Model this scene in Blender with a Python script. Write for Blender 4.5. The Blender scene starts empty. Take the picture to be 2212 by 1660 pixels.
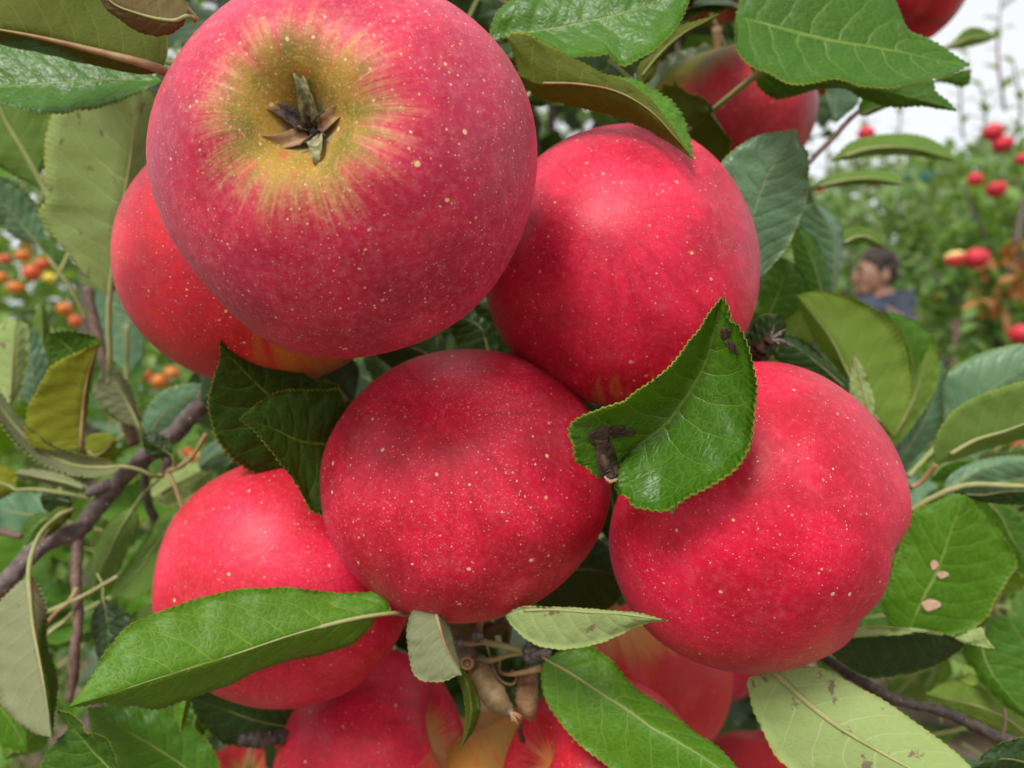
import bpy, math, random
from mathutils import Vector, Matrix, noise
random.seed(7)
S = bpy.context.scene
COL = S.collection
# ------------------------------------------------------------------ camera, world, sun, exposure
F = 1736.0; CX = 1106.0; CY = 830.0; CAMZ = 1.10      # photograph measured on a 2212 x 1660 grid
def P(x, y, d):
    return Vector(((x-CX)/F*d, d, CAMZ-(y-CY)/F*d))
cam = bpy.data.cameras.new('camera'); camo = bpy.data.objects.new('camera', cam); COL.objects.link(camo)
camo.location = (0, 0, CAMZ); camo.rotation_euler = (math.radians(90), 0, 0)
cam.sensor_width = 36; cam.lens = 36*F/2212; cam.clip_start = 0.01; cam.clip_end = 500
cam.dof.use_dof = True; cam.dof.focus_distance = 0.172; cam.dof.aperture_fstop = 14.5
S.camera = camo
W = bpy.data.worlds.new('World'); S.world = W; W.use_nodes = True
wn = W.node_tree.nodes; wl = W.node_tree.links
SUN = Vector((-0.28, -0.64, 0.71)).normalized()
sky = wn.new('ShaderNodeTexSky'); sky.sky_type = 'NISHITA'; sky.sun_disc = False
sky.sun_elevation = math.asin(SUN.z); sky.sun_rotation = math.atan2(SUN.x, SUN.y)
sky.dust_density = 3.0
bgn = wn['Background']; bgn.inputs['Strength'].default_value = 0.060
mixw = wn.new('ShaderNodeMix'); mixw.data_type = 'RGBA'; mixw.inputs[0].default_value = 0.78
wl.new(sky.outputs[0], mixw.inputs[6]); mixw.inputs[7].default_value = (9.3, 9.35, 9.5, 1)   # bright cloud cover
wl.new(mixw.outputs[2], bgn.inputs['Color'])
sl = bpy.data.lights.new('sun', 'SUN'); sl.energy = 1.5; sl.angle = math.radians(18); sl.color = (1, 0.965, 0.91)
so = bpy.data.objects.new('sun', sl); COL.objects.link(so)
so.rotation_euler = (-SUN).to_track_quat('-Z', 'Y').to_euler(); so.location = (0, -2, 4)
S.view_settings.view_transform = 'Standard'; S.view_settings.look = 'None'
S.view_settings.exposure = 1.06; S.view_settings.gamma = 1
S.render.engine = 'CYCLES'

# ------------------------------------------------------------------ object helpers
def tag(o, label=None, cat=None, group=None, kind=None):
    if label: o['label'] = label
    if cat: o['category'] = cat
    if group: o['group'] = group
    if kind: o['kind'] = kind
    return o
ORG = {}
def empty(name, loc, label, cat, group=None):
    o = bpy.data.objects.new(name, None); COL.objects.link(o); o.location = loc
    o.empty_display_size = .02; ORG[o.name] = Vector(loc)
    return tag(o, label, cat, group)
def wobj(name, verts, faces, mats, parent=None, origin=None, smooth=True, mi=None, uvs=None):
    """mesh from WORLD coordinates; origin is its own base point"""
    origin = Vector(origin) if origin is not None else Vector(verts[0])
    me = bpy.data.meshes.new(name)
    me.from_pydata([tuple(Vector(v)-origin) for v in verts], [], faces)
    for m in mats: me.materials.append(m)
    if smooth: me.polygons.foreach_set('use_smooth', [True]*len(me.polygons))
    if mi: me.polygons.foreach_set('material_index', mi)
    if uvs:
        vi = [0]*len(me.loops); me.loops.foreach_get('vertex_index', vi)
        for k, uv in uvs.items():
            l = me.uv_layers.new(name=k); flat = []
            for i in vi: flat.extend(uv[i])
            l.data.foreach_set('uv', flat)
    me.update()
    o = bpy.data.objects.new(name, me); COL.objects.link(o)
    ORG[o.name] = origin
    o.location = origin - (ORG[parent.name] if parent else Vector((0, 0, 0)))
    if parent: o.parent = parent
    return o
def catmull(pts, n):
    pts = [Vector(p) for p in pts]
    if len(pts) == 2: dense = [pts[0].lerp(pts[1], i/40) for i in range(41)]
    else:
        ext = [pts[0]*2-pts[1]]+pts+[pts[-1]*2-pts[-2]]; dense = []
        for i in range(1, len(ext)-2):
            a, b, c, d = ext[i-1:i+3]
            for k in range(12):
                t = k/12
                dense.append(0.5*((2*b)+(c-a)*t+(2*a-5*b+4*c-d)*t*t+(3*b-a-3*c+d)*t**3))
        dense.append(pts[-1])
    acc = [0]
    for i in range(1, len(dense)): acc.append(acc[-1]+(dense[i]-dense[i-1]).length)
    out = []; j = 0
    for k in range(n+1):
        s = acc[-1]*k/n
        while j < len(acc)-2 and acc[j+1] < s: j += 1
        seg = acc[j+1]-acc[j]
        out.append(dense[j].lerp(dense[j+1], 0 if seg < 1e-12 else min(1, (s-acc[j])/seg)))
    return out, acc[-1]
def tube_data(pts, rad, seg=10, n=None, rough=0, seed=0, cap=True):
    n = n or max(6, len(pts)*5)
    c, L = catmull(pts, n)
    if callable(rad): rf = rad
    elif isinstance(rad, (list, tuple)):
        rf = lambda t: rad[min(len(rad)-2, int(t*(len(rad)-1)))]*(1-(t*(len(rad)-1)-min(len(rad)-2, int(t*(len(rad)-1)))))+rad[min(len(rad)-2, int(t*(len(rad)-1)))+1]*(t*(len(rad)-1)-min(len(rad)-2, int(t*(len(rad)-1))))
    else: rf = lambda t: rad
    V = []; Fc = []; up = Vector((0.13, -0.3, 0.9))
    for i, p in enumerate(c):
        tg = (c[min(i+1, n)]-c[max(i-1, 0)]).normalized()
        a = tg.cross(up)
        if a.length < .1: a = tg.cross(Vector((1, 0, 0)))
        a.normalize(); b = tg.cross(a); r = rf(i/n)
        for k in range(seg):
            an = 2*math.pi*k/seg
            d = a*math.cos(an)+b*math.sin(an)
            rr = r*(1+rough*noise.noise((p+d*r)/max(r, 1e-5)*0.9+Vector((seed, 0, 0))))
            V.append(p+d*rr)
    for i in range(n):
        for k in range(seg):
            k2 = (k+1) % seg
            Fc.append((i*seg+k, i*seg+k2, (i+1)*seg+k2, (i+1)*seg+k))
    if cap:
        Fc.append(tuple(range(seg))[::-1]); Fc.append(tuple(n*seg+k for k in range(seg)))
    return V, Fc
def tube(name, pts, rad, mat, parent=None, **kw):
    V, Fc = tube_data(pts, rad, **kw)
    return wobj(name, V, Fc, [mat], parent, pts[0])
def pxtube(name, pts, rpx, mat, parent=None, **kw):
    """pts (x, y, depth); radius in grid units at that depth -> metres"""
    d = sum(p[2] for p in pts)/len(pts); k = d/F
    r = [a*k for a in rpx] if isinstance(rpx, (list, tuple)) else rpx*k
    return tube(name, [P(*p) for p in pts], r, mat, parent, **kw)

# ------------------------------------------------------------------ node helpers
class N:
    def __init__(s, name):
        s.m = bpy.data.materials.new(name); s.m.use_nodes = True
        s.t = s.m.node_tree; s.n = s.t.nodes; s.l = s.t.links
        s.b = s.n['Principled BSDF']; s.out = s.n['Material Output']
    def put(s, sock, v):
        if isinstance(v, bpy.types.NodeSocket): s.l.new(v, sock)
        elif v is not None:
            if hasattr(sock, 'default_value'):
                dv = sock.default_value
                if hasattr(dv, '__len__') and not hasattr(v, '__len__'): v = [v]*len(dv)
                elif hasattr(dv, '__len__') and len(dv) == 4 and len(v) == 3: v = (*v, 1)
                sock.default_value = v
    def M(s, op, a, b=None, c=None, clamp=False):
        q = s.n.new('ShaderNodeMath'); q.operation = op; q.use_clamp = clamp
        s.put(q.inputs[0], a); s.put(q.inputs[1], b); s.put(q.inputs[2], c); return q.outputs[0]
    def VM(s, op, a, b=None):
        q = s.n.new('ShaderNodeVectorMath'); q.operation = op
        s.put(q.inputs[0], a)
        if op == 'SCALE': s.put(q.inputs[3], b)
        else: s.put(q.inputs[1], b)
        return q.outputs[1] if op in ('DOT_PRODUCT', 'LENGTH') else q.outputs[0]
    def sep(s, v):
        q = s.n.new('ShaderNodeSeparateXYZ'); s.put(q.inputs[0], v); return q.outputs
    def comb(s, x, y, z):
        q = s.n.new('ShaderNodeCombineXYZ'); s.put(q.inputs[0], x); s.put(q.inputs[1], y); s.put(q.inputs[2], z); return q.outputs[0]
    def mix(s, f, a, b, mode='MIX'):
        q = s.n.new('ShaderNodeMix'); q.data_type = 'RGBA'; q.blend_type = mode
        s.put(q.inputs[0], f); s.put(q.inputs[6], a); s.put(q.inputs[7], b); return q.outputs[2]
    def noise(s, vec, scale, detail=3, rough=.55, dist=0):
        q = s.n.new('ShaderNodeTexNoise'); s.put(q.inputs['Vector'], vec); s.put(q.inputs['Scale'], scale)
        q.inputs['Detail'].default_value = detail; q.inputs['Roughness'].default_value = rough
        q.inputs['Distortion'].default_value = dist; return q.outputs[0]
    def vor(s, vec, scale, feat='F1', rnd=1):
        q = s.n.new('ShaderNodeTexVoronoi'); q.feature = feat; s.put(q.inputs['Vector'], vec); s.put(q.inputs['Scale'], scale)
        q.inputs['Randomness'].default_value = rnd; return q.outputs
    def ss(s, v, lo, hi):      # smoothstep remap lo..hi -> 0..1
        q = s.n.new('ShaderNodeMapRange'); q.interpolation_type = 'SMOOTHSTEP'
        s.put(q.inputs[0], v); s.put(q.inputs[1], lo); s.put(q.inputs[2], hi)
        if not isinstance(lo, bpy.types.NodeSocket) and not isinstance(hi, bpy.types.NodeSocket) and lo > hi:
            q.inputs[1].default_value = hi; q.inputs[2].default_value = lo; q.inputs[3].default_value = 1; q.inputs[4].default_value = 0
        return q.outputs[0]
    def bump(s, h, strength, dist):
        q = s.n.new('ShaderNodeBump'); s.put(q.inputs['Height'], h); q.inputs['Strength'].default_value = strength
        q.inputs['Distance'].default_value = dist; s.l.new(q.outputs[0], s.b.inputs['Normal']); return q.outputs[0]
    def objc(s): return s.n.new('ShaderNodeTexCoord').outputs['Object']
    def rnd(s): return s.n.new('ShaderNodeObjectInfo').outputs['Random']
    def uv(s, name):
        q = s.n.new('ShaderNodeUVMap'); q.uv_map = name; return q.outputs[0]
    def fin(s, base=None, rough=None, spec=None, sss=None):
        s.put(s.b.inputs['Base Color'], base); s.put(s.b.inputs['Roughness'], rough)
        s.put(s.b.inputs['Specular IOR Level'], spec); return s.m

# ------------------------------------------------------------------ leaf materials
def leaf_mat(name, c1, c2, vein, trans, rough=.4, spec=.5, tf=.35, spots=None, spot_amt=.0, rim=(.42, .40, .05), net=.42, bump=.6, veinmix=.7):
    s = N(name); a = s.sep(s.uv('leaf')); u = a[0]
    v = s.M('MULTIPLY_ADD', a[1], 2, -1); av = s.M('ABSOLUTE', v)
    met = s.uv('metric'); rnd = s.rnd()
    mo = s.VM('ADD', s.comb(s.sep(met)[0], s.sep(met)[1], 0), s.comb(s.M('MULTIPLY', rnd, 37), s.M('MULTIPLY', rnd, 19), 0))
    n1 = s.noise(mo, 1.1, 3)
    wob = s.M('MULTIPLY_ADD', n1, .5, -.25)
    t = s.M('MULTIPLY', u, 8.5)
    t = s.M('SUBTRACT', t, s.M('MULTIPLY', s.M('POWER', av, 1.35), 1.7))
    t = s.M('ADD', t, s.M('MULTIPLY', s.M('SIGN', v), .22)); t = s.M('ADD', t, wob)
    d2 = s.M('ABSOLUTE', s.M('SUBTRACT', s.M('FRACT', t), .5))
    wv = s.M('MULTIPLY_ADD', av, -.030, .052)
    m2 = s.M('SUBTRACT', 1, s.M('DIVIDE', d2, wv), clamp=True)
    m2 = s.M('MULTIPLY', m2, s.ss(av, .97, .80))
    m1 = s.ss(s.M('DIVIDE', av, s.M('MULTIPLY_ADD', u, -.030, .046)), 1.0, .6)
    mo2 = s.VM('ADD', mo, s.comb(s.M('MULTIPLY', s.noise(mo, 2.5, 3), .35), s.M('MULTIPLY', s.noise(mo, 3.1, 3), .35), 0))
    ve = s.vor(mo2, 5.4, 'DISTANCE_TO_EDGE')[0]
    m3 = s.ss(ve, .075, .0)
    ve2 = s.vor(mo, 12.0, 'DISTANCE_TO_EDGE')[0]
    m4 = s.ss(ve2, .09, .0)
    big = s.M('MAXIMUM', m1, s.M('MULTIPLY', m2, .95))
    vm = s.M('MAXIMUM', big, s.M('MAXIMUM', s.M('MULTIPLY', m3, net), s.M('MULTIPLY', m4, net*.45)))
    n2 = s.noise(mo, .45, 4); n3 = s.noise(mo, 6, 4)
    f = s.M('ADD', s.M('MULTIPLY_ADD', rnd, .5, -.25), s.M('ADD', s.M('MULTIPLY', n2, .75), s.M('MULTIPLY', n3, .3)), clamp=True)
    base = s.mix(f, c1, c2)
    base = s.mix(s.M('MULTIPLY', vm, veinmix), base, vein)
    base = s.mix(s.M('MULTIPLY', s.ss(av, .965, .99), s.M('MULTIPLY_ADD', n1, 1.2, -.05)), base, rim)  # yellow-lit leaf edge, painted as a rim colour
    if spots:
        sp = s.noise(mo, 1.7, 5, .65)
        sm = s.ss(sp, .74-.2*spot_amt, .78-.2*spot_amt)
        base = s.mix(s.M('MULTIPLY', sm, .85), base, spots)
    q = s.noise(mo, 2.2, 2)
    h = s.M('SUBTRACT', s.M('MULTIPLY', s.ss(ve, 0, .30), .42), s.M('MULTIPLY', big, 1.1))
    h = s.M('ADD', h, s.M('ADD', s.M('MULTIPLY', s.ss(d2, 0, .3), .9), s.M('ADD', s.M('MULTIPLY', q, .8), s.M('MULTIPLY', n3, .35))))
    nb = s.bump(h, bump*.62, .0005)
    s.put(s.b.inputs['Roughness'], s.M('MULTIPLY_ADD', n3, .3, rough-.12)); s.put(s.b.inputs['Specular IOR Level'], spec)
    s.put(s.b.inputs['Base Color'], base)
    tr = s.n.new('ShaderNodeBsdfTranslucent'); s.put(tr.inputs[0], s.mix(s.M('MULTIPLY', vm, .35), trans, s.mix(.5, trans, vein)))
    s.l.new(nb, tr.inputs['Normal'])
    mx = s.n.new('ShaderNodeMixShader'); mx.inputs[0].default_value = tf
    s.l.new(s.b.outputs[0], mx.inputs[1]); s.l.new(tr.outputs[0], mx.inputs[2]); s.l.new(mx.outputs[0], s.out.inputs[0])
    return s.m
TR = (.34, .52, .04)
MT = {
 'T':  leaf_mat('leaf_top_green', (.026, .095, .007), (.060, .175, .010), (.20, .34, .05), TR, .42, .30, .34, (.10, .05, .02), .15, bump=.6, veinmix=.9),
 'TB': leaf_mat('leaf_top_bright', (.050, .175, .006), (.11, .27, .012), (.28, .44, .07), TR, .42, .30, .38, (.16, .08, .03), .2, bump=.5, veinmix=.85),
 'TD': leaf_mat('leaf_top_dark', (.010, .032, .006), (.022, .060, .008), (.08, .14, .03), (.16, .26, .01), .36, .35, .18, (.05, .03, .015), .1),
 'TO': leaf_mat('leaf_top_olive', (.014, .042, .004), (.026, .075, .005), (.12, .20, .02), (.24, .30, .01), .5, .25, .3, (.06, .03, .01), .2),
 'TP': leaf_mat('leaf_top_bluish', (.09, .20, .10), (.16, .30, .16), (.26, .40, .20), TR, .36, .6, .28, None, 0),
 'TG': leaf_mat('leaf_top_gloss', (.028, .110, .006), (.070, .21, .010), (.22, .36, .05), TR, .32, .42, .34, (.10, .05, .02), .1, bump=.62),
}
MU = {
 'U':  leaf_mat('leaf_under_green', (.14, .26, .04), (.22, .34, .08), (.34, .42, .15), TR, .75, .2, .42, (.22, .13, .06), .1, bump=.35, net=.25),
 'UP': leaf_mat('leaf_under_pale', (.30, .42, .12), (.38, .49, .19), (.60, .62, .34), (.4, .52, .1), .8, .2, .3, (.20, .12, .10), .66, bump=.35, net=.2),
 'UY': leaf_mat('leaf_under_yellow', (.22, .28, .02), (.33, .34, .03), (.42, .40, .08), (.5, .5, .02), .7, .2, .45, (.36, .16, .03), .25, bump=.35, net=.25),
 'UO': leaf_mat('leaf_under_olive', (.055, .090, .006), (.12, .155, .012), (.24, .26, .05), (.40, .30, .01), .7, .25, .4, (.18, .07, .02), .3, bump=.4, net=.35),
 'UB': leaf_mat('leaf_under_brown', (.11, .085, .03), (.19, .14, .055), (.30, .22, .10), (.35, .2, .05), .8, .2, .3, (.12, .05, .03), .3, bump=.35, net=.25),
 'UL': leaf_mat('leaf_under_lime', (.22, .36, .05), (.32, .46, .09), (.40, .50, .16), (.5, .7, .05), .7, .25, .45, (.24, .14, .05), .1, bump=.35, net=.2),
 'UG': leaf_mat('leaf_under_grey', (.20, .23, .11), (.29, .31, .16), (.40, .42, .26), (.34, .40, .06), .8, .2, .3, (.20, .13, .08), .3, bump=.4, net=.2),
}
def simple(name, c1, c2, scale, rough=.7, bump=.4, dist=.0006, spec=.3, detail=5, c3=None, lo3=.6):
    s = N(name); o = s.objc(); n = s.noise(o, scale, detail, .65)
    col = s.mix(s.ss(n, .35, .65), c1, c2)
    if c3: col = s.mix(s.ss(s.vor(o, scale*1.3)[0], lo3*.35, lo3*.2), col, c3)
    s.bump(n, bump, dist); return s.fin(col, rough, spec)
M_BARK = simple('bark_grey', (.085, .062, .055), (.17, .135, .125), 260, .7, .8, .0008, c3=(.42, .36, .28), lo3=.55)
M_BARKD = simple('bark_dark', (.035, .026, .022), (.085, .064, .055), 300, .6, .8, .0008, c3=(.20, .15, .09), lo3=.5)
M_TWIG = simple('twig_brown', (.11, .068, .052), (.20, .125, .10), 350, .6, .6, .0005)
M_PET = simple('petiole_green', (.25, .30, .10), (.36, .34, .15), 160, .6, .2, .0003)
M_PETR = simple('petiole_reddish', (.27, .13, .07), (.34, .27, .12), 120, .6, .2, .0003)
M_TAN = simple('dry_tan', (.24, .13, .06), (.40, .25, .13), 230, .7, .5, .0005)
M_BUD = simple('dead_bud_grey', (.10, .085, .078), (.27, .235, .21), 700, .9, 1, .001)
M_SPUR = simple('spur_bark', (.12, .085, .055), (.24, .175, .12), 330, .7, .8, .0008, c3=(.42, .34, .2), lo3=.5)
M_SWELL = simple('spur_swelling', (.15, .10, .045), (.27, .19, .09), 160, .5, .4, .0006, c3=(.5, .38, .22), lo3=.32)
M_RUST = simple('dry_leaf_rust', (.22, .09, .025), (.36, .19, .07), 200, .7, .6, .0006)
M_DEAD = simple('withered_brown', (.026, .014, .009), (.075, .044, .028), 330, .6, .8, .0008)
M_SEPAL = simple('sepal_grey_green', (.12, .11, .05), (.40, .38, .20), 500, .85, .7, .0005)
M_SEPALD = simple('sepal_dark', (.045, .032, .03), (.12, .08, .07), 900, .85, .7, .0005)
M_HOLE = simple('leaf_scar_tan', (.50, .30, .20), (.62, .42, .30), 300, .8, .3, .0003)

# ------------------------------------------------------------------ leaf builders
def leaf_mesh(grid, n, m, Ms, back_mat, front_mat, thick, lenm, widm, toward=None):
    pass
def traced_leaf(parent, mid, L, R, d0, d1, dl=0, dr=0, front='T', back='U', label=None, pet=None, petr=4.0,
                petmat=None, teeth=13, tooth=3.6, curl=0, wave=.0007, rib=True, dm=0, name='leaf'):
    """outline in grid units; d0/d1 depth at base/tip; dl/dr depth offset of the two edges; dm bow of the midrib"""
    Lp = [mid[0]]+list(L)+[mid[-1]]; Rp = [mid[0]]+list(R)+[mid[-1]]
    v3 = lambda q: [Vector((a[0], a[1], 0)) for a in q]
    _, lenL = catmull(v3(Lp), 20); _, lenR = catmull(v3(Rp), 20); _, lenM = catmull(v3(mid), 20)
    nt = max(6, int(max(lenL, lenR)/teeth)); n = min(180, nt*3); nt = n//3
    cm, _ = catmull(v3(mid), n); cl, _ = catmull(v3(Lp), n); cr, _ = catmull(v3(Rp), n)
    m = 6; sd = random.random()*50
    rows = []
    for i in range(n+1):
        u = i/n
        dbase = d0+(d1-d0)*u+dm*math.sin(math.pi*u)
        prof = math.sin(math.pi*min(1, max(0, u)))**.6 if 0 < u < 1 else 0
        row = []
        for j in range(-m, m+1):
            v = j/m; e = cl[i] if j < 0 else cr[i]; a = abs(v)
            q = cm[i].lerp(e, a)
            if a == 1 and 0 < i < n and tooth:
                ed = (cl if j < 0 else cr)
                tg = (ed[i+1]-ed[i-1]).normalized(); nr = Vector((tg.y, -tg.x, 0))
                if nr.dot(e-cm[i]) < 0: nr = -nr
                ph = (i % 3)
                q = q+nr*tooth*(-.35, .35, .95)[ph]*1.15*(.7+.6*noise.noise(Vector((i//3*.7+sd, v, 0))))+tg*tooth*(0, .1, .35)[ph]
            dd = (dl if j < 0 else dr)*prof*(a**1.3)+curl*prof*a*a
            q3 = P(q.x, q.y, dbase+dd)
            w = noise.noise(Vector((u*4+sd, v*1.5, sd)))*wave*2+noise.noise(Vector((u*11+sd, v*3.5, 3)))*wave*.5
            w += wave*.55*a*math.sin(u*8.5*2*math.pi+3*a+(1 if j < 0 else 0))*.5
            q3.y += w*(.3+a)*prof
            row.append(q3)
        rows.append(row)
    # metric coords
    sc = (d0+d1)/2/F*100
    K = 2*m+1; V = []; UVl = []; UVm = []
    for side in (0, 1):
        for i in range(n+1):
            for jj in range(K):
                v = (jj-m)/m; p = rows[i][jj]
                if side:
                    a = rows[min(n, i+1)][jj]-rows[max(0, i-1)][jj]; b = rows[i][min(K-1, jj+1)]-rows[i][max(0, jj-1)]
                    nn = a.cross(b)
                    if nn.length > 1e-14: nn.normalize()
                    else: nn = Vector((0, 1, 0))
                    if nn.y < 0: nn = -nn
                    p = p+nn*.00022
                V.append(p); UVl.append((i/n, v*.5+.5))
                wd = (rows[i][jj]-rows[i][m]).length*100*(1 if v >= 0 else -1)
                UVm.append((i/n*lenM*sc, wd))
    Fc = []; mi = []; B = (n+1)*K
    def orient(a, b, c, d, front):
        nv = (V[b]-V[a]).cross(V[d]-V[a])
        f = (a, b, c, d)
        if (nv.y > 0) == front: f = f[::-1]
        return f
    # choose one winding for the whole sheet
    ic = n//2; a0 = ic*K+m
    nv = (V[a0+K]-V[a0]).cross(V[a0+1]-V[a0]); flip = nv.y > 0
    for side in (0, 1):
        for i in range(n):
            for j in range(K-1):
                a = side*B+i*K+j; f = (a, a+K, a+K+1, a+1)
                if flip != bool(side): f = f[::-1]
                Fc.append(f); mi.append(side)
    for j in (0, K-1):
        for i in range(n):
            a = i*K+j; Fc.append((a, a+K, B+a+K, B+a)); mi.append(0)
    fm = (MT if front in MT else MU)[front]; bm_ = (MT if back in MT else MU)[back]
    base = V[m]
    o = wobj(name, V, Fc, [fm, bm_], parent, base, mi=mi, uvs={'leaf': UVl, 'metric': UVm})
    if label: o['label'] = label
    # petiole running on as the midrib: a sub-part
    pm = petmat or (M_PET)
    pts = []
    if pet: pts = [P(*q) for q in pet][::-1]+[rows[0][m]]
    k = (d0+d1)/2/F
    if rib:
        off = Vector((0, -1, 0)) if front in MU else Vector((0, 1, 0))
        npet = len(pts)
        for q in (.12, .3, .5, .7, .92):
            i = int(q*n); pts.append(rows[i][m]+off*.00008)
        ratio = npet/len(pts)
        rr = lambda t: petr*k*(1 if t < ratio else max(.12, 1-(t-ratio)/(1-ratio)*.9))*(1 if front in MU else (.8 if t < ratio else .42))
        c = tube_data(pts, rr, seg=8, n=len(pts)*6)
        wobj('petiole', c[0], c[1], [pm], o, pts[0])
    elif pet:
        c = tube_data(pts, petr*k, seg=8); wobj('petiole', c[0], c[1], [pm], o, pts[0])
    return o
# generic leaf prototypes: local x = along, z = top side, length 1
def proto_leaf(seed, fold, bend, twist, front, back, width=.58):
    rnd = random.Random(seed); n, m = 36, 3; K = 2*m+1; V = []; A = []; U = []; Um = []
    rows = []
    for i in range(n+1):
        u = i/n; w = width*.5*(math.sin(math.pi*u**.85)**.75 if 0 < u < 1 else 0)*(1-.25*u)
        row = []
        for j in range(-m, m+1):
            v = j/m; ww = w*(1+(.06*((i % 3)-1) if abs(v) == 1 else 0))
            y = v*ww; z = abs(v)*ww*fold*(1-.5*abs(v))+bend*(u-.5)**2*-1+.018*math.sin(u*26+v*2+seed)*abs(v)+.02*noise.noise(Vector((u*3, v*2, seed)))
            tw = twist*u; row.append(Vector((u, y*math.cos(tw)-z*math.sin(tw), z*math.cos(tw)+y*math.sin(tw))))
        rows.append(row)
    for side in (0, 1):
        for i in range(n+1):
            for j in range(K):
                V.append(rows[i][j]+Vector((0, 0, -.003*side))); U.append((i/n, j/m*.5)); Um.append((i/n*7, rows[i][j].y*7))
    Fc = []; mi = []; B = (n+1)*K
    for side in (0, 1):
        for i in range(n):
            for j in range(K-1):
                a = side*B+i*K+j; f = (a, a+K, a+K+1, a+1)
                Fc.append(f if not side else f[::-1]); mi.append(side)
    tv, tf = tube_data([Vector((-.42, 0, -.05)), Vector((-.2, 0, -.03)), Vector((0, 0, -.004)), rows[n//2][m]+Vector((0, 0, -.006)), rows[n-3][m]+Vector((0, 0, -.006))], [.016, .014, .013, .009, .003], seg=6, n=16)
    b = len(V); V += tv; U += [(0, .5)]*len(tv); Um += [(0, 0)]*len(tv)
    for f in tf: Fc.append(tuple(x+b for x in f)); mi.append(2)
    me = bpy.data.meshes.new('leaf'); me.from_pydata([tuple(v) for v in V], [], Fc)
    for q in ((MT if front in MT else MU)[front], (MT if back in MT else MU)[back], M_PET): me.materials.append(q)
    me.polygons.foreach_set('use_smooth', [True]*len(me.polygons)); me.polygons.foreach_set('material_index', mi)
    vi = [0]*len(me.loops); me.loops.foreach_get('vertex_index', vi)
    for k, uv in (('leaf', U), ('metric', Um)):
        l = me.uv_layers.new(name=k); flat = []
        for i in vi: flat.extend(uv[i])
        l.data.foreach_set('uv', flat)
    return me
PROTO = [proto_leaf(1, .35, .35, .3, 'T', 'U'), proto_leaf(2, .7, .6, -.5, 'TB', 'UL'), proto_leaf(3, .2, .25, .6, 'TP', 'U', .64),
         proto_leaf(4, .9, .8, .2, 'T', 'UP', .5), proto_leaf(5, .45, .15, -.3, 'TB', 'U', .62)]
PDARK = [proto_leaf(6, .35, .35, .3, 'TD', 'UO'), proto_leaf(7, .6, .5, -.5, 'TD', 'UO')]  # crown-interior shade is put into these dark leaf colours
def free_leaf(parent, p, size, direction, normal, protos=PROTO):
    o = bpy.data.objects.new('leaf', random.choice(protos)); COL.objects.link(o)
    x = Vector(direction).normalized(); z = Vector(normal); z = (z-x*z.dot(x)).normalized(); y = z.cross(x)
    mt = Matrix((x, y, z)).transposed().to_4x4(); o.parent = parent
    o.matrix_local = Matrix.Translation(p-ORG[parent.name]) @ mt @ Matrix.Diagonal((size, size, size, 1))
    return o

# ================================================================== THE SETTING
s = N('soil'); o_ = s.objc(); n = s.noise(o_, 3, 6, .7); n2 = s.noise(o_, 40, 4)
s.bump(s.M('ADD', n, n2), .7, .03)
M_SOIL = s.fin(s.mix(s.ss(n, .52, .6), s.mix(n2, (.16, .105, .07), (.30, .22, .16)), (.05, .10, .025)), .9, .2)
gv = []; gf = []; G = 60; ext = 60
for i in range(G+1):
    for j in range(G+1):
        x = (i/G*2-1); y = (j/G*2-1); x = math.copysign(abs(x)**2.2, x)*ext; y = math.copysign(abs(y)**2.2, y)*ext
        gv.append((x, y, .04*noise.noise(Vector((x*.8, y*.8, 0)))))
for i in range(G):
    for j in range(G):
        a = i*(G+1)+j; gf.append((a, a+G+1, a+G+2, a+1))
g = wobj('ground', gv, gf, [M_SOIL], origin=(0, 0, 0)); tag(g, kind='structure')

# leaf-blade material for far crowns
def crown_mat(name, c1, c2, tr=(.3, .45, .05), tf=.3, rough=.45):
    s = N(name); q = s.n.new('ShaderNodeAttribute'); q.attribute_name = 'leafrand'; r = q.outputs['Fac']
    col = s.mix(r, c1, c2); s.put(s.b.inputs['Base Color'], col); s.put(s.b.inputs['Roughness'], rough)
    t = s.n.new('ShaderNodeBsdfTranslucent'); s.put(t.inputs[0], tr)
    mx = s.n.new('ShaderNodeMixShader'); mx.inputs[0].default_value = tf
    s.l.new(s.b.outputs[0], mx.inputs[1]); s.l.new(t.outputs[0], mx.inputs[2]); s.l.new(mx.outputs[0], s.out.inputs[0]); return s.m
MC1 = crown_mat('crown_fresh', (.055, .15, .015), (.24, .40, .09), tf=.34)
MC2 = crown_mat('crown_mid', (.07, .16, .03), (.26, .38, .13), tf=.34)
MC3 = crown_mat('crown_far', (.16, .25, .10), (.42, .52, .30), tf=.34)  # paleness of overexposed far leaves and shoots is put into the colour
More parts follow.
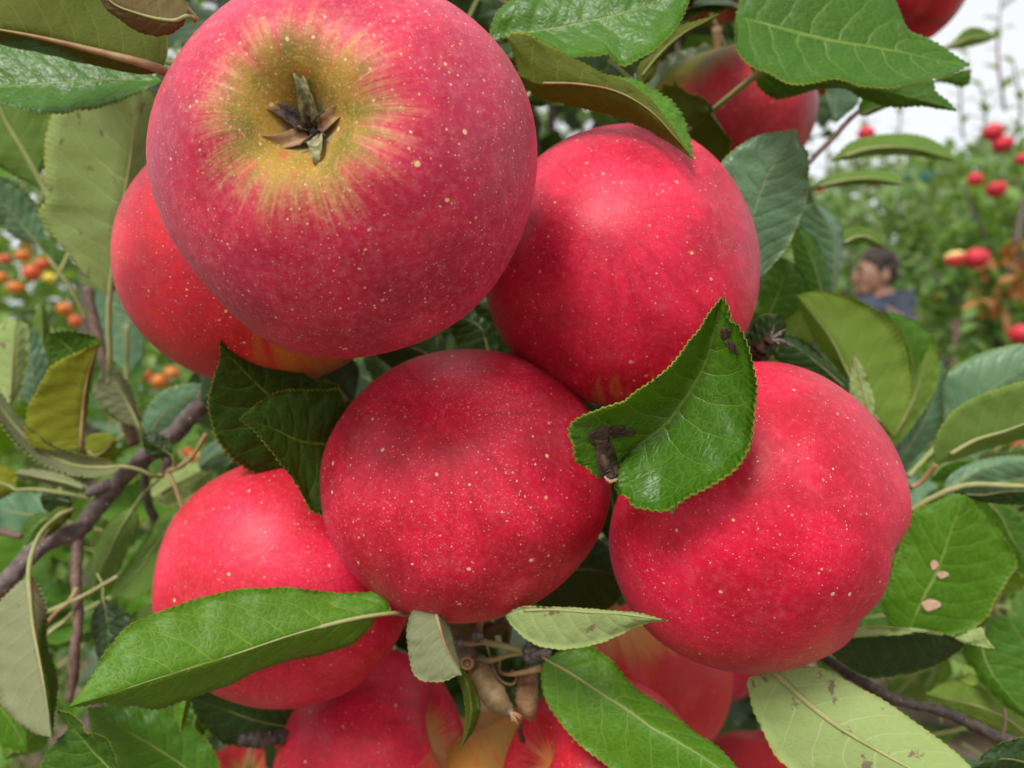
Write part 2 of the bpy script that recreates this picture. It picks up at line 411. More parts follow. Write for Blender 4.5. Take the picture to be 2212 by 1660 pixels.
def crown(name, parent, blobs, count, size, mat, seed, shell=.55, spread=.35):
    rnd = random.Random(seed); V = []; Fc = []; att = []
    vol = [b[3]*b[4]*b[5] for b in blobs]; tot = sum(vol)
    for b, w in zip(blobs, vol):
        for _ in range(int(count*w/tot)):
            while True:
                d = Vector((rnd.uniform(-1, 1), rnd.uniform(-1, 1), rnd.uniform(-1, 1)))
                if .02 < d.length < 1: break
            r = d.length**(1-shell); d.normalize()
            p = Vector((b[0]+d.x*b[3]*r, b[1]+d.y*b[4]*r, b[2]+d.z*b[5]*r))
            if noise.noise(p*2.2/max(.3, b[3])+Vector((seed, 0, 0))) < -.22: continue
            if p.z < .02: continue
            L = size*rnd.uniform(.6, 1.25); ax = (d*.7+Vector((rnd.gauss(0, .6), rnd.gauss(0, .6), rnd.gauss(-.15, .5)))).normalized()
            nn = Vector((rnd.gauss(0, .5), rnd.gauss(-.25, .5), rnd.gauss(.9, .4))); nn = nn-ax*nn.dot(ax)
            if nn.length < .05: continue
            nn.normalize(); sd = ax.cross(nn); i0 = len(V); w_ = L*.28; f = rnd.uniform(.1, .6)
            V += [p, p+ax*L*.32+sd*w_+nn*w_*f, p+ax*L*.72+sd*w_*.75+nn*w_*f*.5-nn*L*.06, p+ax*L-nn*L*.16, p+ax*L*.72-sd*w_*.75+nn*w_*f*.5-nn*L*.06, p+ax*L*.32-sd*w_+nn*w_*f, p+ax*L*.5]
            for k in range(6): Fc.append((i0+6, i0+k, i0+(k+1) % 6))
            att += [rnd.random()]*6
    me_o = wobj(name, V, Fc, [mat], parent, ORG[parent.name], smooth=False)
    a = me_o.data.attributes.new('leafrand', 'FLOAT', 'FACE'); a.data.foreach_set('value', att[:len(me_o.data.polygons)])
    me_o['kind'] = 'stuff'
    return me_o
def back_tree(x, y, h, label, blobs, count, size, mat, seed, trunk=.03, shoots=0, name='apple_tree', cat='tree', group=None, shell=.55):
    t = empty(name, (x, y, 0), label, cat, group); rnd = random.Random(seed)
    tube('trunk', [Vector((x, y, -.02)), Vector((x+.02, y, h*.35)), Vector((x-.02, y+.02, h*.7)), Vector((x, y, h*.95))], [trunk, trunk*.8, trunk*.55, trunk*.15], M_BARK, t, rough=.3, seg=10, n=24)
    for k in range(7):
        z = h*(.25+.1*k); a = rnd.uniform(0, 6.28); r = min(.9, blobs[0][3]*.9)
        tube('limb', [Vector((x, y, z)), Vector((x+math.cos(a)*r*.5, y+math.sin(a)*r*.5, z+.12)), Vector((x+math.cos(a)*r, y+math.sin(a)*r, z+.3))], [trunk*.4, trunk*.28, trunk*.1], M_BARK, t, seg=7, n=10)
    crown('crown', t, blobs, count, size, mat, seed, shell)
    return t
def shoot(parent, pts, size, mat, seed, nleaf=12):
    rnd = random.Random(seed); tube('shoot', pts, [.005, .004, .002], M_TWIG, parent, seg=6, n=12)
    c, _ = catmull(pts, nleaf); V = []; Fc = []; att = []
    for i, p in enumerate(c):
        a = i*2.4; ax = Vector((math.cos(a), math.sin(a)*.6, .45)).normalized(); nn = Vector((0, -.2, 1)); nn = (nn-ax*nn.dot(ax)).normalized(); sd = ax.cross(nn)
        L = size*rnd.uniform(.7, 1.2); i0 = len(V); w_ = L*.27
        V += [p, p+ax*L*.35+sd*w_+nn*w_*.3, p+ax*L*.75+sd*w_*.7, p+ax*L-nn*L*.15, p+ax*L*.75-sd*w_*.7, p+ax*L*.35-sd*w_+nn*w_*.3, p+ax*L*.5]
        for k in range(6): Fc.append((i0+6, i0+k, i0+(k+1) % 6))
        att += [rnd.random()]*6
    q = wobj('shoot_leaves', V, Fc, [mat], parent, pts[0], smooth=False)
    a = q.data.attributes.new('leafrand', 'FLOAT', 'FACE'); a.data.foreach_set('value', att); q['kind'] = 'stuff'

# right: near neighbour tree with the pair of apples
nb = back_tree(1.48, 2.35, 1.80, 'leafy apple tree with red apples at the right edge behind the apple cluster',
    [(1.52, 2.35, 1.05, .32, .36, .62), (1.54, 2.3, 1.50, .28, .3, .32), (1.52, 2.45, .5, .40, .4, .45), (1.85, 2.4, 1.1, .4, .4, .8)], 9500, .058, MC1, 11, .028)
MCR = crown_mat('crown_withered', (.30, .12, .03), (.48, .24, .07), (.4, .15, .02), .3)
crown('withered_leaves', nb, [(P(2178, 585, 1.98).x, 1.98, P(0, 585, 1.98).z, .05, .05, .05), (P(2150, 640, 1.98).x, 1.98, P(0, 640, 1.98).z, .05, .05, .04), (P(2195, 540, 1.98).x, 1.98, P(0, 540, 1.98).z, .03, .05, .05)], 60, .05, MCR, 5)
tube('limb', [P(2215, 420, 2.0), P(2200, 500, 2.0), P(2195, 580, 2.0)], .008, M_BARK, nb, seg=8)
tube('stake', [P(2057, 1010, 2.3), P(2066, 690, 2.35)], .012, M_TWIG, nb, seg=8)
mt2 = back_tree(1.95, 4.6, 2.2, 'green apple tree standing behind the dark haired person',
    [(1.95, 4.6, 1.25, .62, .45, .95), (2.6, 4.6, 1.45, .6, .5, 1.0), (1.45, 4.7, 1.2, .5, .4, .95), (3.2, 4.6, 1.4, .6, .5, 1.1), (1.7, 3.4, .45, .5, .2, .45)], 16000, .078, MC2, 12, .035)
far = []
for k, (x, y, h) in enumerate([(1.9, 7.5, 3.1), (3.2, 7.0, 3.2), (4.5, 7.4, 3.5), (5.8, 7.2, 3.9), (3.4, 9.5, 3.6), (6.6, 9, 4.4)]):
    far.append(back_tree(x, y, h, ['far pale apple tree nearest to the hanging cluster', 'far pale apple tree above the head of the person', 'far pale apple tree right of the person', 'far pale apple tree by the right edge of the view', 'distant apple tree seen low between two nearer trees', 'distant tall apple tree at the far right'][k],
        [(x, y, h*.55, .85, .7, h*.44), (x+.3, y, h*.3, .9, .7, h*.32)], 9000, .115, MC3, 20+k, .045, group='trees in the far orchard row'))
for k, pts in enumerate([[(2170, 240, 2.6), (2155, 110, 2.6), (2165, -20, 2.6)], [(2080, 300, 3.2), (2075, 200, 3.2), (2090, 120, 3.2)], [(1930, 330, 3.6), (1945, 260, 3.6), (1940, 190, 3.6)],
                         [(2180, 330, 2.5), (2205, 240, 2.5), (2190, 140, 2.5)], [(1790, 380, 3.4), (1785, 290, 3.4), (1775, 215, 3.4)], [(1850, 360, 3.4), (1870, 280, 3.4), (1865, 225, 3.4)], [(2110, 330, 2.7), (2130, 250, 2.7), (2120, 190, 2.7)]]):
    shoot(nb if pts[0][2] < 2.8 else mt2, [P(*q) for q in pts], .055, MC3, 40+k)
# left: crab apple tree with orange fruit, and hedges of apple trees behind everything
crab = back_tree(-.92, 1.75, 1.9, 'crab apple tree with small orange fruit behind the left leaves',
    [(-.92, 1.75, 1.15, .42, .32, .55), (-.55, 1.9, .8, .40, .3, .55), (-1.3, 1.8, .9, .4, .3, .8)], 6000, .05, MC1, 31, .025, name='crab_apple_tree')
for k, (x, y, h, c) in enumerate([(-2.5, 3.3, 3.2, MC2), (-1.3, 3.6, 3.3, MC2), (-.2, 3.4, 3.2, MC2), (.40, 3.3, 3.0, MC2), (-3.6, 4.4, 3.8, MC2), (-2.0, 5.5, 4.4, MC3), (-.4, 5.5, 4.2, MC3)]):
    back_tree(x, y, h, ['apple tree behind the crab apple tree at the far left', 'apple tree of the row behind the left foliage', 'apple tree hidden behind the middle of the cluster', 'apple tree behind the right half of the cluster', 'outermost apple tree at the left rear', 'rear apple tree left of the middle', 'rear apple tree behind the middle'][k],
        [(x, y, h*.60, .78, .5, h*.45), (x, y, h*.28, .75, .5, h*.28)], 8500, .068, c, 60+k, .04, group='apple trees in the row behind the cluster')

MCD = crown_mat('crown_shade', (.012, .035, .006), (.04, .10, .015), (.15, .25, .02), .2)  # shade is put into these leaf colours
back_tree(.06, .84, 1.75, 'added dark apple tree filling the gaps directly behind the hanging cluster',
    [(.10, .84, 1.42, .24, .16, .20), (.22, .86, 1.50, .16, .14, .16), (-.02, .84, 1.05, .30, .16, .26), (-.10, .84, .72, .36, .16, .30), (.05, .86, 1.62, .30, .16, .14), (-.34, .86, 1.56, .20, .12, .14)], 3000, .062, MCD, 91, .013, shell=.3)  # tree added to darken the gaps behind the apples

# ================================================================== APPLES
def apple_mat(name, red=(.60, .016, .035), dark=(.36, .012, .025), ground=(.62, .42, .06), gdir=(0, 0, 1), gamt=0.0, stripe=.45,
              russet=0.0, dots=1.0, bloom=.3, scarf=.35, rough=.41, gsoft=.35, gst=.45, stemg=.5, pink=(.66, .05, .095), scale=.04, fine=0.35):
    s = N(name); o = s.VM('SCALE', s.objc(), 1/scale)
    xyz = s.sep(o); r = s.M('SQRT', s.M('ADD', s.M('MULTIPLY', xyz[0], xyz[0]), s.M('MULTIPLY', xyz[1], xyz[1])))
    r = s.M('MAXIMUM', r, .02)
    pol = s.comb(s.M('DIVIDE', xyz[0], r), s.M('DIVIDE', xyz[1], r), s.M('MULTIPLY', xyz[2], .22))
    st = s.noise(pol, 7.5, 5, .6, .3); st2 = s.noise(pol, 24, 4, .7, .2)
    big = s.noise(o, 1.9, 4); mott = s.noise(o, 26, 4, .7)
    d = s.VM('NORMALIZE', o)
    # base red, mottled
    col = s.mix(s.ss(big, .32, .68), dark, red)
    col = s.mix(s.M('MULTIPLY', s.ss(mott, .42, .72), .4), col, pink)
    col = s.mix(s.M('MULTIPLY', s.ss(st, .5, .66), stripe), col, dark)
    col = s.mix(s.M('MULTIPLY', s.ss(st2, .5, .68), .3), col, (dark[0]*.8, dark[1], dark[2]))
    blm = s.noise(o, 2.6, 5, .7)
    col = s.mix(s.M('MULTIPLY', s.ss(blm, .52, .70), .06), col, (.72, .36, .44))
    # yellow / green ground colour
    gd = s.VM('DOT_PRODUCT', d, tuple(Vector(gdir).normalized()))
    gfac = s.M('ADD', gd, s.M('ADD', s.M('MULTIPLY_ADD', st, gst*2, -gst), s.M('MULTIPLY_ADD', st2, gst, -gst*.5)))
    gm = s.ss(gfac, 1-gamt, 1-gamt+gsoft)
    sm = s.ss(s.M('ADD', s.M('SUBTRACT', 1.02, r), s.M('MULTIPLY_ADD', st, .5, -.25)), 1-stemg*.55, 1-stemg*.55+.25)
    sm = s.M('MULTIPLY', sm, s.ss(xyz[2], .1, .4))
    gm = s.M('MAXIMUM', gm, sm)
    gcol = s.mix(s.ss(big, .35, .65), ground, (ground[0]*.8, ground[1]*.95, ground[2]*.9))
    col = s.mix(gm, col, gcol)
    col = s.mix(s.M('MULTIPLY', s.M('MULTIPLY', gm, .75), s.ss(st2, .54, .64)), col, (red[0]*.95, red[1]*2.5, red[2]))
    # scarf skin / fine netting
    sc1 = s.noise(o, 60, 5, .75, .4); sc2 = s.noise(o, 2.0, 2)
    scm = s.M('MULTIPLY', s.ss(sc1, .56, .68), s.ss(sc2, .48, .66))
    col = s.mix(s.M('MULTIPLY', scm, scarf), col, (.66, .42, .32))
    # russet basin round the calyx
    if russet > 0:
        rr = s.M('ADD', r, s.M('ADD', s.M('MULTIPLY_ADD', s.noise(pol, 5, 3), .35, -.17), s.M('MULTIPLY_ADD', st2, .22, -.11)))
        bot = s.ss(xyz[2], -.2, -.5)
        rm = s.M('MULTIPLY', s.ss(rr, russet*1.25, russet*.62), bot)
        hal = s.M('MULTIPLY', s.M('MULTIPLY', s.ss(rr, russet*1.5, russet*.9), bot), s.M('MULTIPLY_ADD', s.ss(s.noise(o, 34, 4, .75), .44, .6), .5, s.M('MULTIPLY', s.ss(s.noise(pol, 16, 4, .7), .45, .62), .6)))
        col = s.mix(s.M('MULTIPLY', hal, .75), col, (.72, .42, .20))
        rc = s.mix(s.ss(s.noise(o, 3.5, 3), .4, .62), (.40, .23, .03), (.20, .17, .015))
        rc = s.mix(s.M('MULTIPLY', s.ss(s.noise(s.comb(s.M('DIVIDE', xyz[0], r), s.M('DIVIDE', xyz[1], r), s.M('MULTIPLY', r, 9)), 11, 4, .8, 1.2), .5, .66), .6), rc, (.68, .50, .22))
        rc = s.mix(s.M('MULTIPLY', s.ss(s.noise(o, 6, 3), .58, .68), .6), rc, (.55, .10, .05))
        rc = s.mix(s.M('MULTIPLY', s.ss(r, .15, .09), s.ss(mott, .3, .6)), rc, (.30, .28, .13)); rc = s.mix(s.ss(r, .06, .03), rc, (.02, .012, .01))  # near-black centre paints the calyx hole deeper
        col = s.mix(rm, col, rc)
    # lenticels
    wv = s.noise(o, 9, 2)
    on = s.VM('ADD', o, s.comb(s.M('MULTIPLY', wv, .05), 0, s.M('MULTIPLY', mott, .02)))
    v1 = s.vor(on, 10.5); rad = s.M('MULTIPLY_ADD', s.M('POWER', s.sep(v1[1])[0], 2.5), .11, .035)
    l1 = s.M('MULTIPLY', s.ss(v1[0], rad, 0), 1); l1 = s.M('MULTIPLY', s.M('LESS_THAN', v1[0], rad), s.M('GREATER_THAN', s.sep(v1[1])[1], .35))
    v2 = s.vor(on, 27.0); r2 = s.M('MULTIPLY_ADD', s.M('POWER', s.sep(v2[1])[0], 2), .15, .05)
    l2 = s.M('MULTIPLY', s.M('LESS_THAN', v2[0], r2), s.M('GREATER_THAN', s.sep(v2[1])[1], .45-.35*fine))
    v3 = s.vor(on, 50.0); l3 = s.M('MULTIPLY', s.M('LESS_THAN', v3[0], s.M('MULTIPLY_ADD', s.sep(v3[1])[0], .16, .06)), s.M('GREATER_THAN', s.M('ADD', s.sep(v3[1])[1], s.M('MULTIPLY', sc2, .5)), 1.02-.35*fine))
    lm = s.M('MAXIMUM', s.M('MULTIPLY', l1, 1.0*dots), s.M('MAXIMUM', s.M('MULTIPLY', l2, .8*dots), s.M('MULTIPLY', l3, .6*dots)))
    col = s.mix(s.M('MINIMUM', lm, 1), col, s.mix(s.sep(v1[1])[2], (.74, .46, .16), (.84, .58, .46)))
    s.b.inputs['Sheen Weight'].default_value = bloom*.10; s.b.inputs['Sheen Roughness'].default_value = .45
    s.b.inputs['Sheen Tint'].default_value = (.70, .55, .95, 1)
    s.b.inputs['Subsurface Weight'].default_value = .02; s.b.inputs['Subsurface Scale'].default_value = .004
    s.b.inputs['Coat Weight'].default_value = .06; s.b.inputs['Coat Roughness'].default_value = .42
    h = s.M('ADD', s.M('MULTIPLY', s.noise(o, 70, 3), .35), s.M('ADD', s.M('MULTIPLY', s.noise(o, 7, 3), 1.0), s.M('MULTIPLY', lm, .3)))
    if russet > 0: h = s.M('ADD', h, s.M('MULTIPLY', s.M('MULTIPLY', rm, s.noise(o, 55, 4, .8, .6)), 2.0))
    s.bump(h, .35, .0007)
    rg = s.M('MULTIPLY_ADD', s.noise(o, 14, 4), .2, rough-.08)
    if russet > 0: rg = s.M('ADD', rg, s.M('MULTIPLY', rm, .3))
    return s.fin(col, rg, .24)
APPLES = []
def apple(px, py, r, R, axis, mat_kw, label, sx=1.0, sy=1.0, ds=.42, ws=.30, dc=.20, wc=.28, calyx=True, stem=True, spin=0.0,
          group=None, res=(96, 72), lobes=.022, name='apple', cat='apple', H=.90, dy=0.0, mat=None, squash=.05):
    """axis = direction the stem end faces"""
    a = math.atan(math.hypot(px-CX, py-CY)/F)
    d = R/math.sin(math.atan(r/F)); Y = d*math.cos(a)**.5+dy
    c = P(px, py, Y)
    rot = Vector(axis).normalized().to_track_quat('Z', 'Y').to_matrix() @ Matrix.Rotation(spin, 3, 'Z')
    Sx = Matrix.Diagonal((sx, 1, sy)); T = rot.transposed() @ Sx @ rot
    nu, nv = res; V = []; Fc = []; sd = px*.013+py*.007
    for i in range(nv+1):
        t = math.pi*i/nv
        for k in range(nu):
            ph = 2*math.pi*k/nu
            x = math.sin(t)*(1+squash*math.cos(t)); z = math.cos(t)*H
            wt = (math.cos(t)*.5+.5)
            z -= ds*math.exp(-(x/ws)**2)*wt**2; z += dc*math.exp(-(x/wc)**2)*(1-wt)**2
            lb = 1+lobes*math.cos(5*ph)*(1-wt)**1.5*math.sin(t)+lobes*.6*math.cos(3*ph+sd)*wt*math.sin(t)
            zz = z+lobes*1.6*math.cos(5*ph)*math.exp(-((x-.42)/.22)**2)*(1-wt)**2*-1
            v = Vector((x*lb*math.cos(ph), x*lb*math.sin(ph), zz))
            v *= 1+.045*noise.noise(v*1.1+Vector((sd*9, 0, 0)))
            V.append((T @ v)*R)
    for i in range(nv):
        for k in range(nu):
            k2 = (k+1) % nu; Fc.append((i*nu+k, (i+1)*nu+k, (i+1)*nu+k2, i*nu+k2))
    e = empty(name, c, label, cat, group); e.rotation_euler = rot.to_euler()
    me = bpy.data.meshes.new('fruit'); me.from_pydata([tuple(v) for v in V], [], Fc)
    me.polygons.foreach_set('use_smooth', [True]*len(me.polygons))
    if mat is None:
        kw = dict(mat_kw); kw['scale'] = R
        if 'gdir' in kw: kw['gdir'] = tuple(rot.transposed() @ Vector(kw['gdir']))
        mat = apple_mat('skin_'+str(len(APPLES)), **kw)
    me.materials.append(mat)
    o = bpy.data.objects.new('skin', me); COL.objects.link(o); o.parent = e
    APPLES.append((c, R, label))
    top = H-ds; bot = -(H-dc)
    def sub(nm, VV, FF, m, par=e):
        mm = bpy.data.meshes.new(nm); mm.from_pydata([tuple(Vector(v)*R) for v in VV], [], FF)
        mm.polygons.foreach_set('use_smooth', [True]*len(mm.polygons)); mm.materials.append(m)
        q = bpy.data.objects.new(nm, mm); COL.objects.link(q); q.parent = par; return q
    if stem:
        tv, tf = tube_data([Vector((0, 0, top-.04)), Vector((.02, 0, top+.25)), Vector((.08, .03, top+.6))], [.05, .04, .06], seg=8, n=10)
        sub('stem', tv, tf, M_PETR)
    if calyx:
        z0 = bot
        tv, tf = tube_data([Vector((0, 0, z0+.05)), Vector((0, 0, z0-.006))], [.03, .022], seg=12, n=6)
        cal = sub('calyx', tv, tf, M_SEPALD)
        rs = random.Random(int(px))
        for k in range(5):
            an = k*1.2566+.4+rs.uniform(-.25, .25); V2 = []; F2 = []; L = .27*rs.uniform(.85, 1.2); tw = rs.uniform(-1.3, 1.3); cu = rs.uniform(.6, 1.3)
            for i in range(13):
                u = i/12; rr = .028+L*u*(1-.35*u); zz = z0-.012-.10*math.sin(u*2.2)*cu; w = .040*(1-u)**.8+.002
                for j in (-2, -1, 0, 1, 2):
                    a2 = an+.5*u*u*tw; cx_, cy_ = math.cos(a2)*rr, math.sin(a2)*rr; jj = j/2
                    V2.append(Vector((cx_-math.sin(a2)*w*jj, cy_+math.cos(a2)*w*jj, zz-.030*jj*jj*(1-u*.5)-.034*jj*tw*u+.006*noise.noise(Vector((u*9, jj*3, k*5+px))))))
            for i in range(12):
                for j in range(4): F2.append((i*5+j, i*5+j+1, i*5+j+6, i*5+j+5))
            sa = an+.6; tv, tf = tube_data([Vector((math.cos(sa)*.02, math.sin(sa)*.02, z0)), Vector((math.cos(sa)*.05, math.sin(sa)*.05, z0-.06)), Vector((math.cos(sa+.3)*.10, math.sin(sa+.3)*.10, z0-.085))], [.008, .006, .003], seg=6, n=8)
            sub('stamen', tv, tf, M_SEPALD, cal)
            q = sub('sepal', V2, F2, (M_SEPALD, M_SEPAL, M_TAN, M_SEPAL, M_TAN)[k], cal)
            so_ = q.modifiers.new('s', 'SOLIDIFY'); so_.thickness = R*.003
    return e
A = apple
A(755, 364, 406, .042, (.065, .97, -.005), dict(red=(.66, .026, .078), dark=(.40, .016, .050), pink=(.70, .17, .20), gamt=0, russet=.37, dots=1.1, scarf=.45, bloom=.45, rough=.40, fine=1, stripe=.2),
  'largest red apple, with its golden brown calyx basin facing forward', sx=.985, sy=.99, dc=.29, wc=.215, lobes=.014, dy=-.002)
A(565, 568, 303, .041, (-.2, .9, .25), dict(red=(.68, .014, .020), dark=(.40, .018, .03), ground=(.60, .34, .04), gdir=(.62, -.35, -.72), gamt=.25, dots=.9, bloom=.45, stemg=.0, gst=.2),
  'red apple half hidden behind the left side of the largest apple', sy=.93, dy=.008, calyx=False, dc=0, lobes=0)
A(1338, 577, 302, .040, (.2, .95, -.2), dict(red=(.70, .012, .055), dark=(.40, .008, .028), dots=.6, bloom=.4, pink=(.66, .07, .12), scarf=.3, gdir=(0, -.2, -1), gamt=.08),
  'crimson apple right of the largest apple, a green leaf on its lower right', sx=.985, sy=1.01, calyx=False, dc=0, lobes=0)
A(1008, 1037, 305, .0385, (.06, .86, -.5), dict(red=(.72, .009, .050), dark=(.38, .006, .020), ground=(.52, .30, .05), gdir=(.1, .1, -1), gst=.2, gamt=.27, dots=.9, fine=.8, scarf=.9, bloom=.35, pink=(.68, .08, .10), stemg=.5),
  'red apple in the middle of the cluster, directly above the woody spur', sx=1.06, sy=.985, ws=.38, dy=.004, calyx=False, dc=0, H=.94, lobes=0)
A(1630, 1113, 326, .0405, (-.84, .30, .42), dict(red=(.72, .006, .048), dark=(.42, .005, .018), dots=.75, bloom=.4, pink=(.68, .07, .12), gdir=(1, -.2, -.35), gamt=.13, ground=(.50, .16, .04), scarf=.3),
  'red apple at the right of the cluster with its calyx dimple facing the right edge', sx=1.015, sy=1.0, dc=.23, wc=.27, lobes=.012)
A(626, 1250, 270, .0395, (-.2, .95, -.1), dict(red=(.76, .014, .068), dark=(.52, .012, .028), dots=.8, bloom=.25, pink=(.74, .10, .11)),
  'bright red apple at the lower left behind the long green leaf', sx=1.0, sy=.975, calyx=False, dc=0, lobes=0)
A(808, 1640, 204, .0345, (.86, -.12, .35), dict(red=(.70, .012, .045), dark=(.40, .010, .028), ground=(.55, .33, .07), gdir=(.92, -.2, .1), gamt=.22, gst=.3, stripe=.6, dots=.6, stemg=.62, bloom=.3),
  'red apple at the bottom edge, its yellowish stem end turned right', sx=1.04, sy=1.05, calyx=False, stem=False, ds=.36, ws=.34)
A(1300, 1712, 218, .0345, (-.80, -.25, .55), dict(red=(.60, .012, .028), dark=(.45, .010, .02), ground=(.55, .24, .06), gdir=(-.85, -.3, .5), gamt=.10, gst=.3, stripe=.5, dots=.6, stemg=.4, bloom=.25),
  'red apple at the bottom edge with orange streaks, under the smooth green leaf', calyx=False, stem=False, ds=.30, dy=-.01)
A(1062, 1735, 205, .037, (-.3, .2, .9), dict(red=(.55, .03, .025), dark=(.45, .02, .02), ground=(.46, .21, .04), gdir=(-.3, -.6, .65), gst=.4, gamt=.62, dots=.3, stripe=.4, stemg=1.0, bloom=.15),
  'mostly yellow apple with red flecks at the bottom edge between two red apples', calyx=False, stem=False)
A(1395, 1468, 182, .037, (-.4, .1, .9), dict(red=(.58, .030, .028), dark=(.45, .02, .02), ground=(.52, .24, .05), gdir=(-.25, -.35, .9), gst=.25, gamt=.32, dots=.3, bloom=.4, stemg=.4),
  'red and orange apple tucked below the right apple, behind the pale pointed leaf', calyx=False)
A(1556, 1432, 84, .034, (0, 0, 1), dict(red=(.55, .012, .05), dots=.3), 'tiny visible piece of pinkish red apple between the right apple and the pale spotted leaf', calyx=False, stem=False)
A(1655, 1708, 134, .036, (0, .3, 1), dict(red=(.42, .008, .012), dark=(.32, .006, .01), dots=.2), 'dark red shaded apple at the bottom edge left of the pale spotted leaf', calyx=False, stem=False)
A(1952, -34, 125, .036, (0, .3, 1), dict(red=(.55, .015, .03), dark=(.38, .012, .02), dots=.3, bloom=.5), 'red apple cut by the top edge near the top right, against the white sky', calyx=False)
A(1575, 262, 172, .037, (-.25, -.15, .95), dict(red=(.42, .015, .02), dark=(.28, .012, .015), ground=(.20, .18, .02), gdir=(-.6, -.2, .8), gst=.25, gamt=.5, dots=.25, bloom=.55, stripe=.5, stemg=.7), 'shaded red and green apple behind the upper right leaves', sy=1.02, calyx=False)  # shade of the leaves above is put into the darker skin colours
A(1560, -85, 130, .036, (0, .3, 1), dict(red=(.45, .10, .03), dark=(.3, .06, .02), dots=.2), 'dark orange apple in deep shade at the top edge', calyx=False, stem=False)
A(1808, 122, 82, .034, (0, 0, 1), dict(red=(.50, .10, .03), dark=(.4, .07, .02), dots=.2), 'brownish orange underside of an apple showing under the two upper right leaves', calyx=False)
A(528, 1735, 122, .0355, (.1, -.1, 1), dict(red=(.60, .05, .03), dark=(.48, .02, .02), ground=(.5, .42, .08), gdir=(.4, -.2, .9), gamt=.12, gst=.3, stripe=.6, dots=.2, stemg=.5), 'small red striped apple at the bottom edge under the broken dead stub', calyx=False)
for i in range(len(APPLES)):
    for j in range(i):
        dd = (APPLES[i][0]-APPLES[j][0]).length; sr = APPLES[i][1]+APPLES[j][1]
        if dd < sr*.97: print('OVERLAP', i, j, round(dd/sr, 2))
# background apples on the neighbouring trees (few pixels each)
mR = apple_mat('skin_far_red', red=(.62, .03, .05), dark=(.5, .03, .04), dots=.2, scale=.03, gdir=(0, 0, 1), gamt=.1)
mY = apple_mat('skin_far_yellow', red=(.62, .06, .05), dark=(.55, .05, .04), ground=(.8, .62, .22), dots=.2, scale=.03, gdir=(0, 0, 1), gst=.3, gamt=1.0)
for (x, y, r, dd, m, lab) in [
 (2063, 560, 21, 1.95, mY, 'left apple of the yellow and red pair on the neighbouring tree'), (2109, 559, 25, 1.95, mR, 'right fully red apple of the pair on the neighbouring tree'),
 (2205, 722, 24, 1.95, mR, 'red apple at the right edge, lower than the pair of apples'), (2213, 965, 22, 1.9, mR, 'lowest red apple at the right edge beside the olive leaf'),
 (2146, 286, 20, 2.12, mR, 'upper red apple high in the neighbouring tree'), (2166, 312, 20, 2.12, mR, 'red apple touching the uppermost one in the neighbouring tree'),
 (2106, 388, 15, 2.25, mR, 'small pinkish red apple left of two above the pair'), (2152, 410, 20, 2.25, mR, 'red apple right of two above the pair'),
 (1871, 290, 17, 2.6, mR, 'pink apple against the white sky left of the long leaf'), (2208, 345, 13, 2.25, mR, 'red apple at the right edge under the sky'),
 (1888, 394, 13, 2.6, mR, 'orange red apple just under the lower long leaf'), (1770, 410, 9, 3.0, mR, 'tiny red apple by the bluish leaf'), (2030, 640, 9, 2.6, mY, 'small yellowish apple right of the person')]:
    A(x, y, r, r*dd/F, (random.uniform(-.3, .3), .2, 1), {}, lab, res=(24, 18), sy=random.uniform(.86, 1.0), calyx=False, stem=True, mat=m)
mO = simple('crab_skin_orange', (.55, .13, .02), (.68, .26, .03), 30, .35, .1, .0005, .5)
mRo = simple('crab_skin_red', (.55, .07, .02), (.62, .14, .03), 30, .35, .1, .0005, .5)
mYe = simple('crab_skin_yellow', (.72, .55, .03), (.78, .62, .06), 30, .35, .1, .0005, .5)
cr = [(70, 590, 19, mRo, 'largest of the three crab apples at the left, orange red'), (92, 571, 14, mRo, 'small red crab apple touching the largest one'), (109, 601, 13, mYe, 'yellow crab apple in the left group'),
 (35, 622, 17, mO, 'orange crab apple low in the left group'), (50, 553, 16, mO, 'shaded orange crab apple at the top of the left group'), (3, 600, 14, mO, 'orange crab apple cut by the left edge'),
 (150, 738, 16, mO, 'orange crab apple under the grey twig'), (140, 668, 16, mO, 'orange crab apple beside the grey twig'), (163, 694, 14, mRo, 'small red crab apple below the pale stalk joint at the left'), (258, 738, 17, mO, 'orange crab apple left of the pale stalk'),
 (264, 765, 17, mYe, 'yellow crab apple just left of the half hidden apple'), (290, 755, 13, mO, 'orange crab apple right of the pale stalk'), (372, 805, 16, mO, 'orange crab apple under the half hidden apple'), (345, 824, 17, mO, 'orange crab apple lowest under the half hidden apple'), (312, 812, 15, mRo, 'red crab apple under the left edge of the half hidden apple'),
 (12, 842, 18, mRo, 'red crab apple at the left edge above the curled leaf'), (28, 830, 13, mRo, 'smaller red crab apple beside the one at the left edge'), (420, 988, 15, mO, 'orange crab apple beside the upper end of the branch'), (442, 988, 14, mYe, 'yellow crab apple beside the upper end of the branch'), (405, 975, 11, mRo, 'tiny red crab apple beside the upper end of the branch'),
 (296, 1124, 13, mO, 'orange crab apple below the forked twig'), (212, 1136, 13, mO, 'orange crab apple under the elbow of the grey branch'), (258, 1108, 12, mRo, 'red crab apple between branch elbow and forked twig'), (60, 520, 12, mO, 'highest orange crab apple at the left, above the group'), (10, 560, 12, mRo, 'red crab apple high at the left edge'), (130, 765, 11, mO, 'lowest orange crab apple beside the grey twig')]
for (x, y, r, m, lab) in cr:
    q = A(x, y, r, r*1.45/F, (random.uniform(-.5, .5), .2, 1), {}, lab or 'small orange crab apple half lost in the blurred leaves at the left', res=(20, 14), sy=random.uniform(.8, 1.02), calyx=False, stem=True, mat=m, name='crab_apple', cat='crab apple', group='crab apples on the tree at the left', ds=.2)

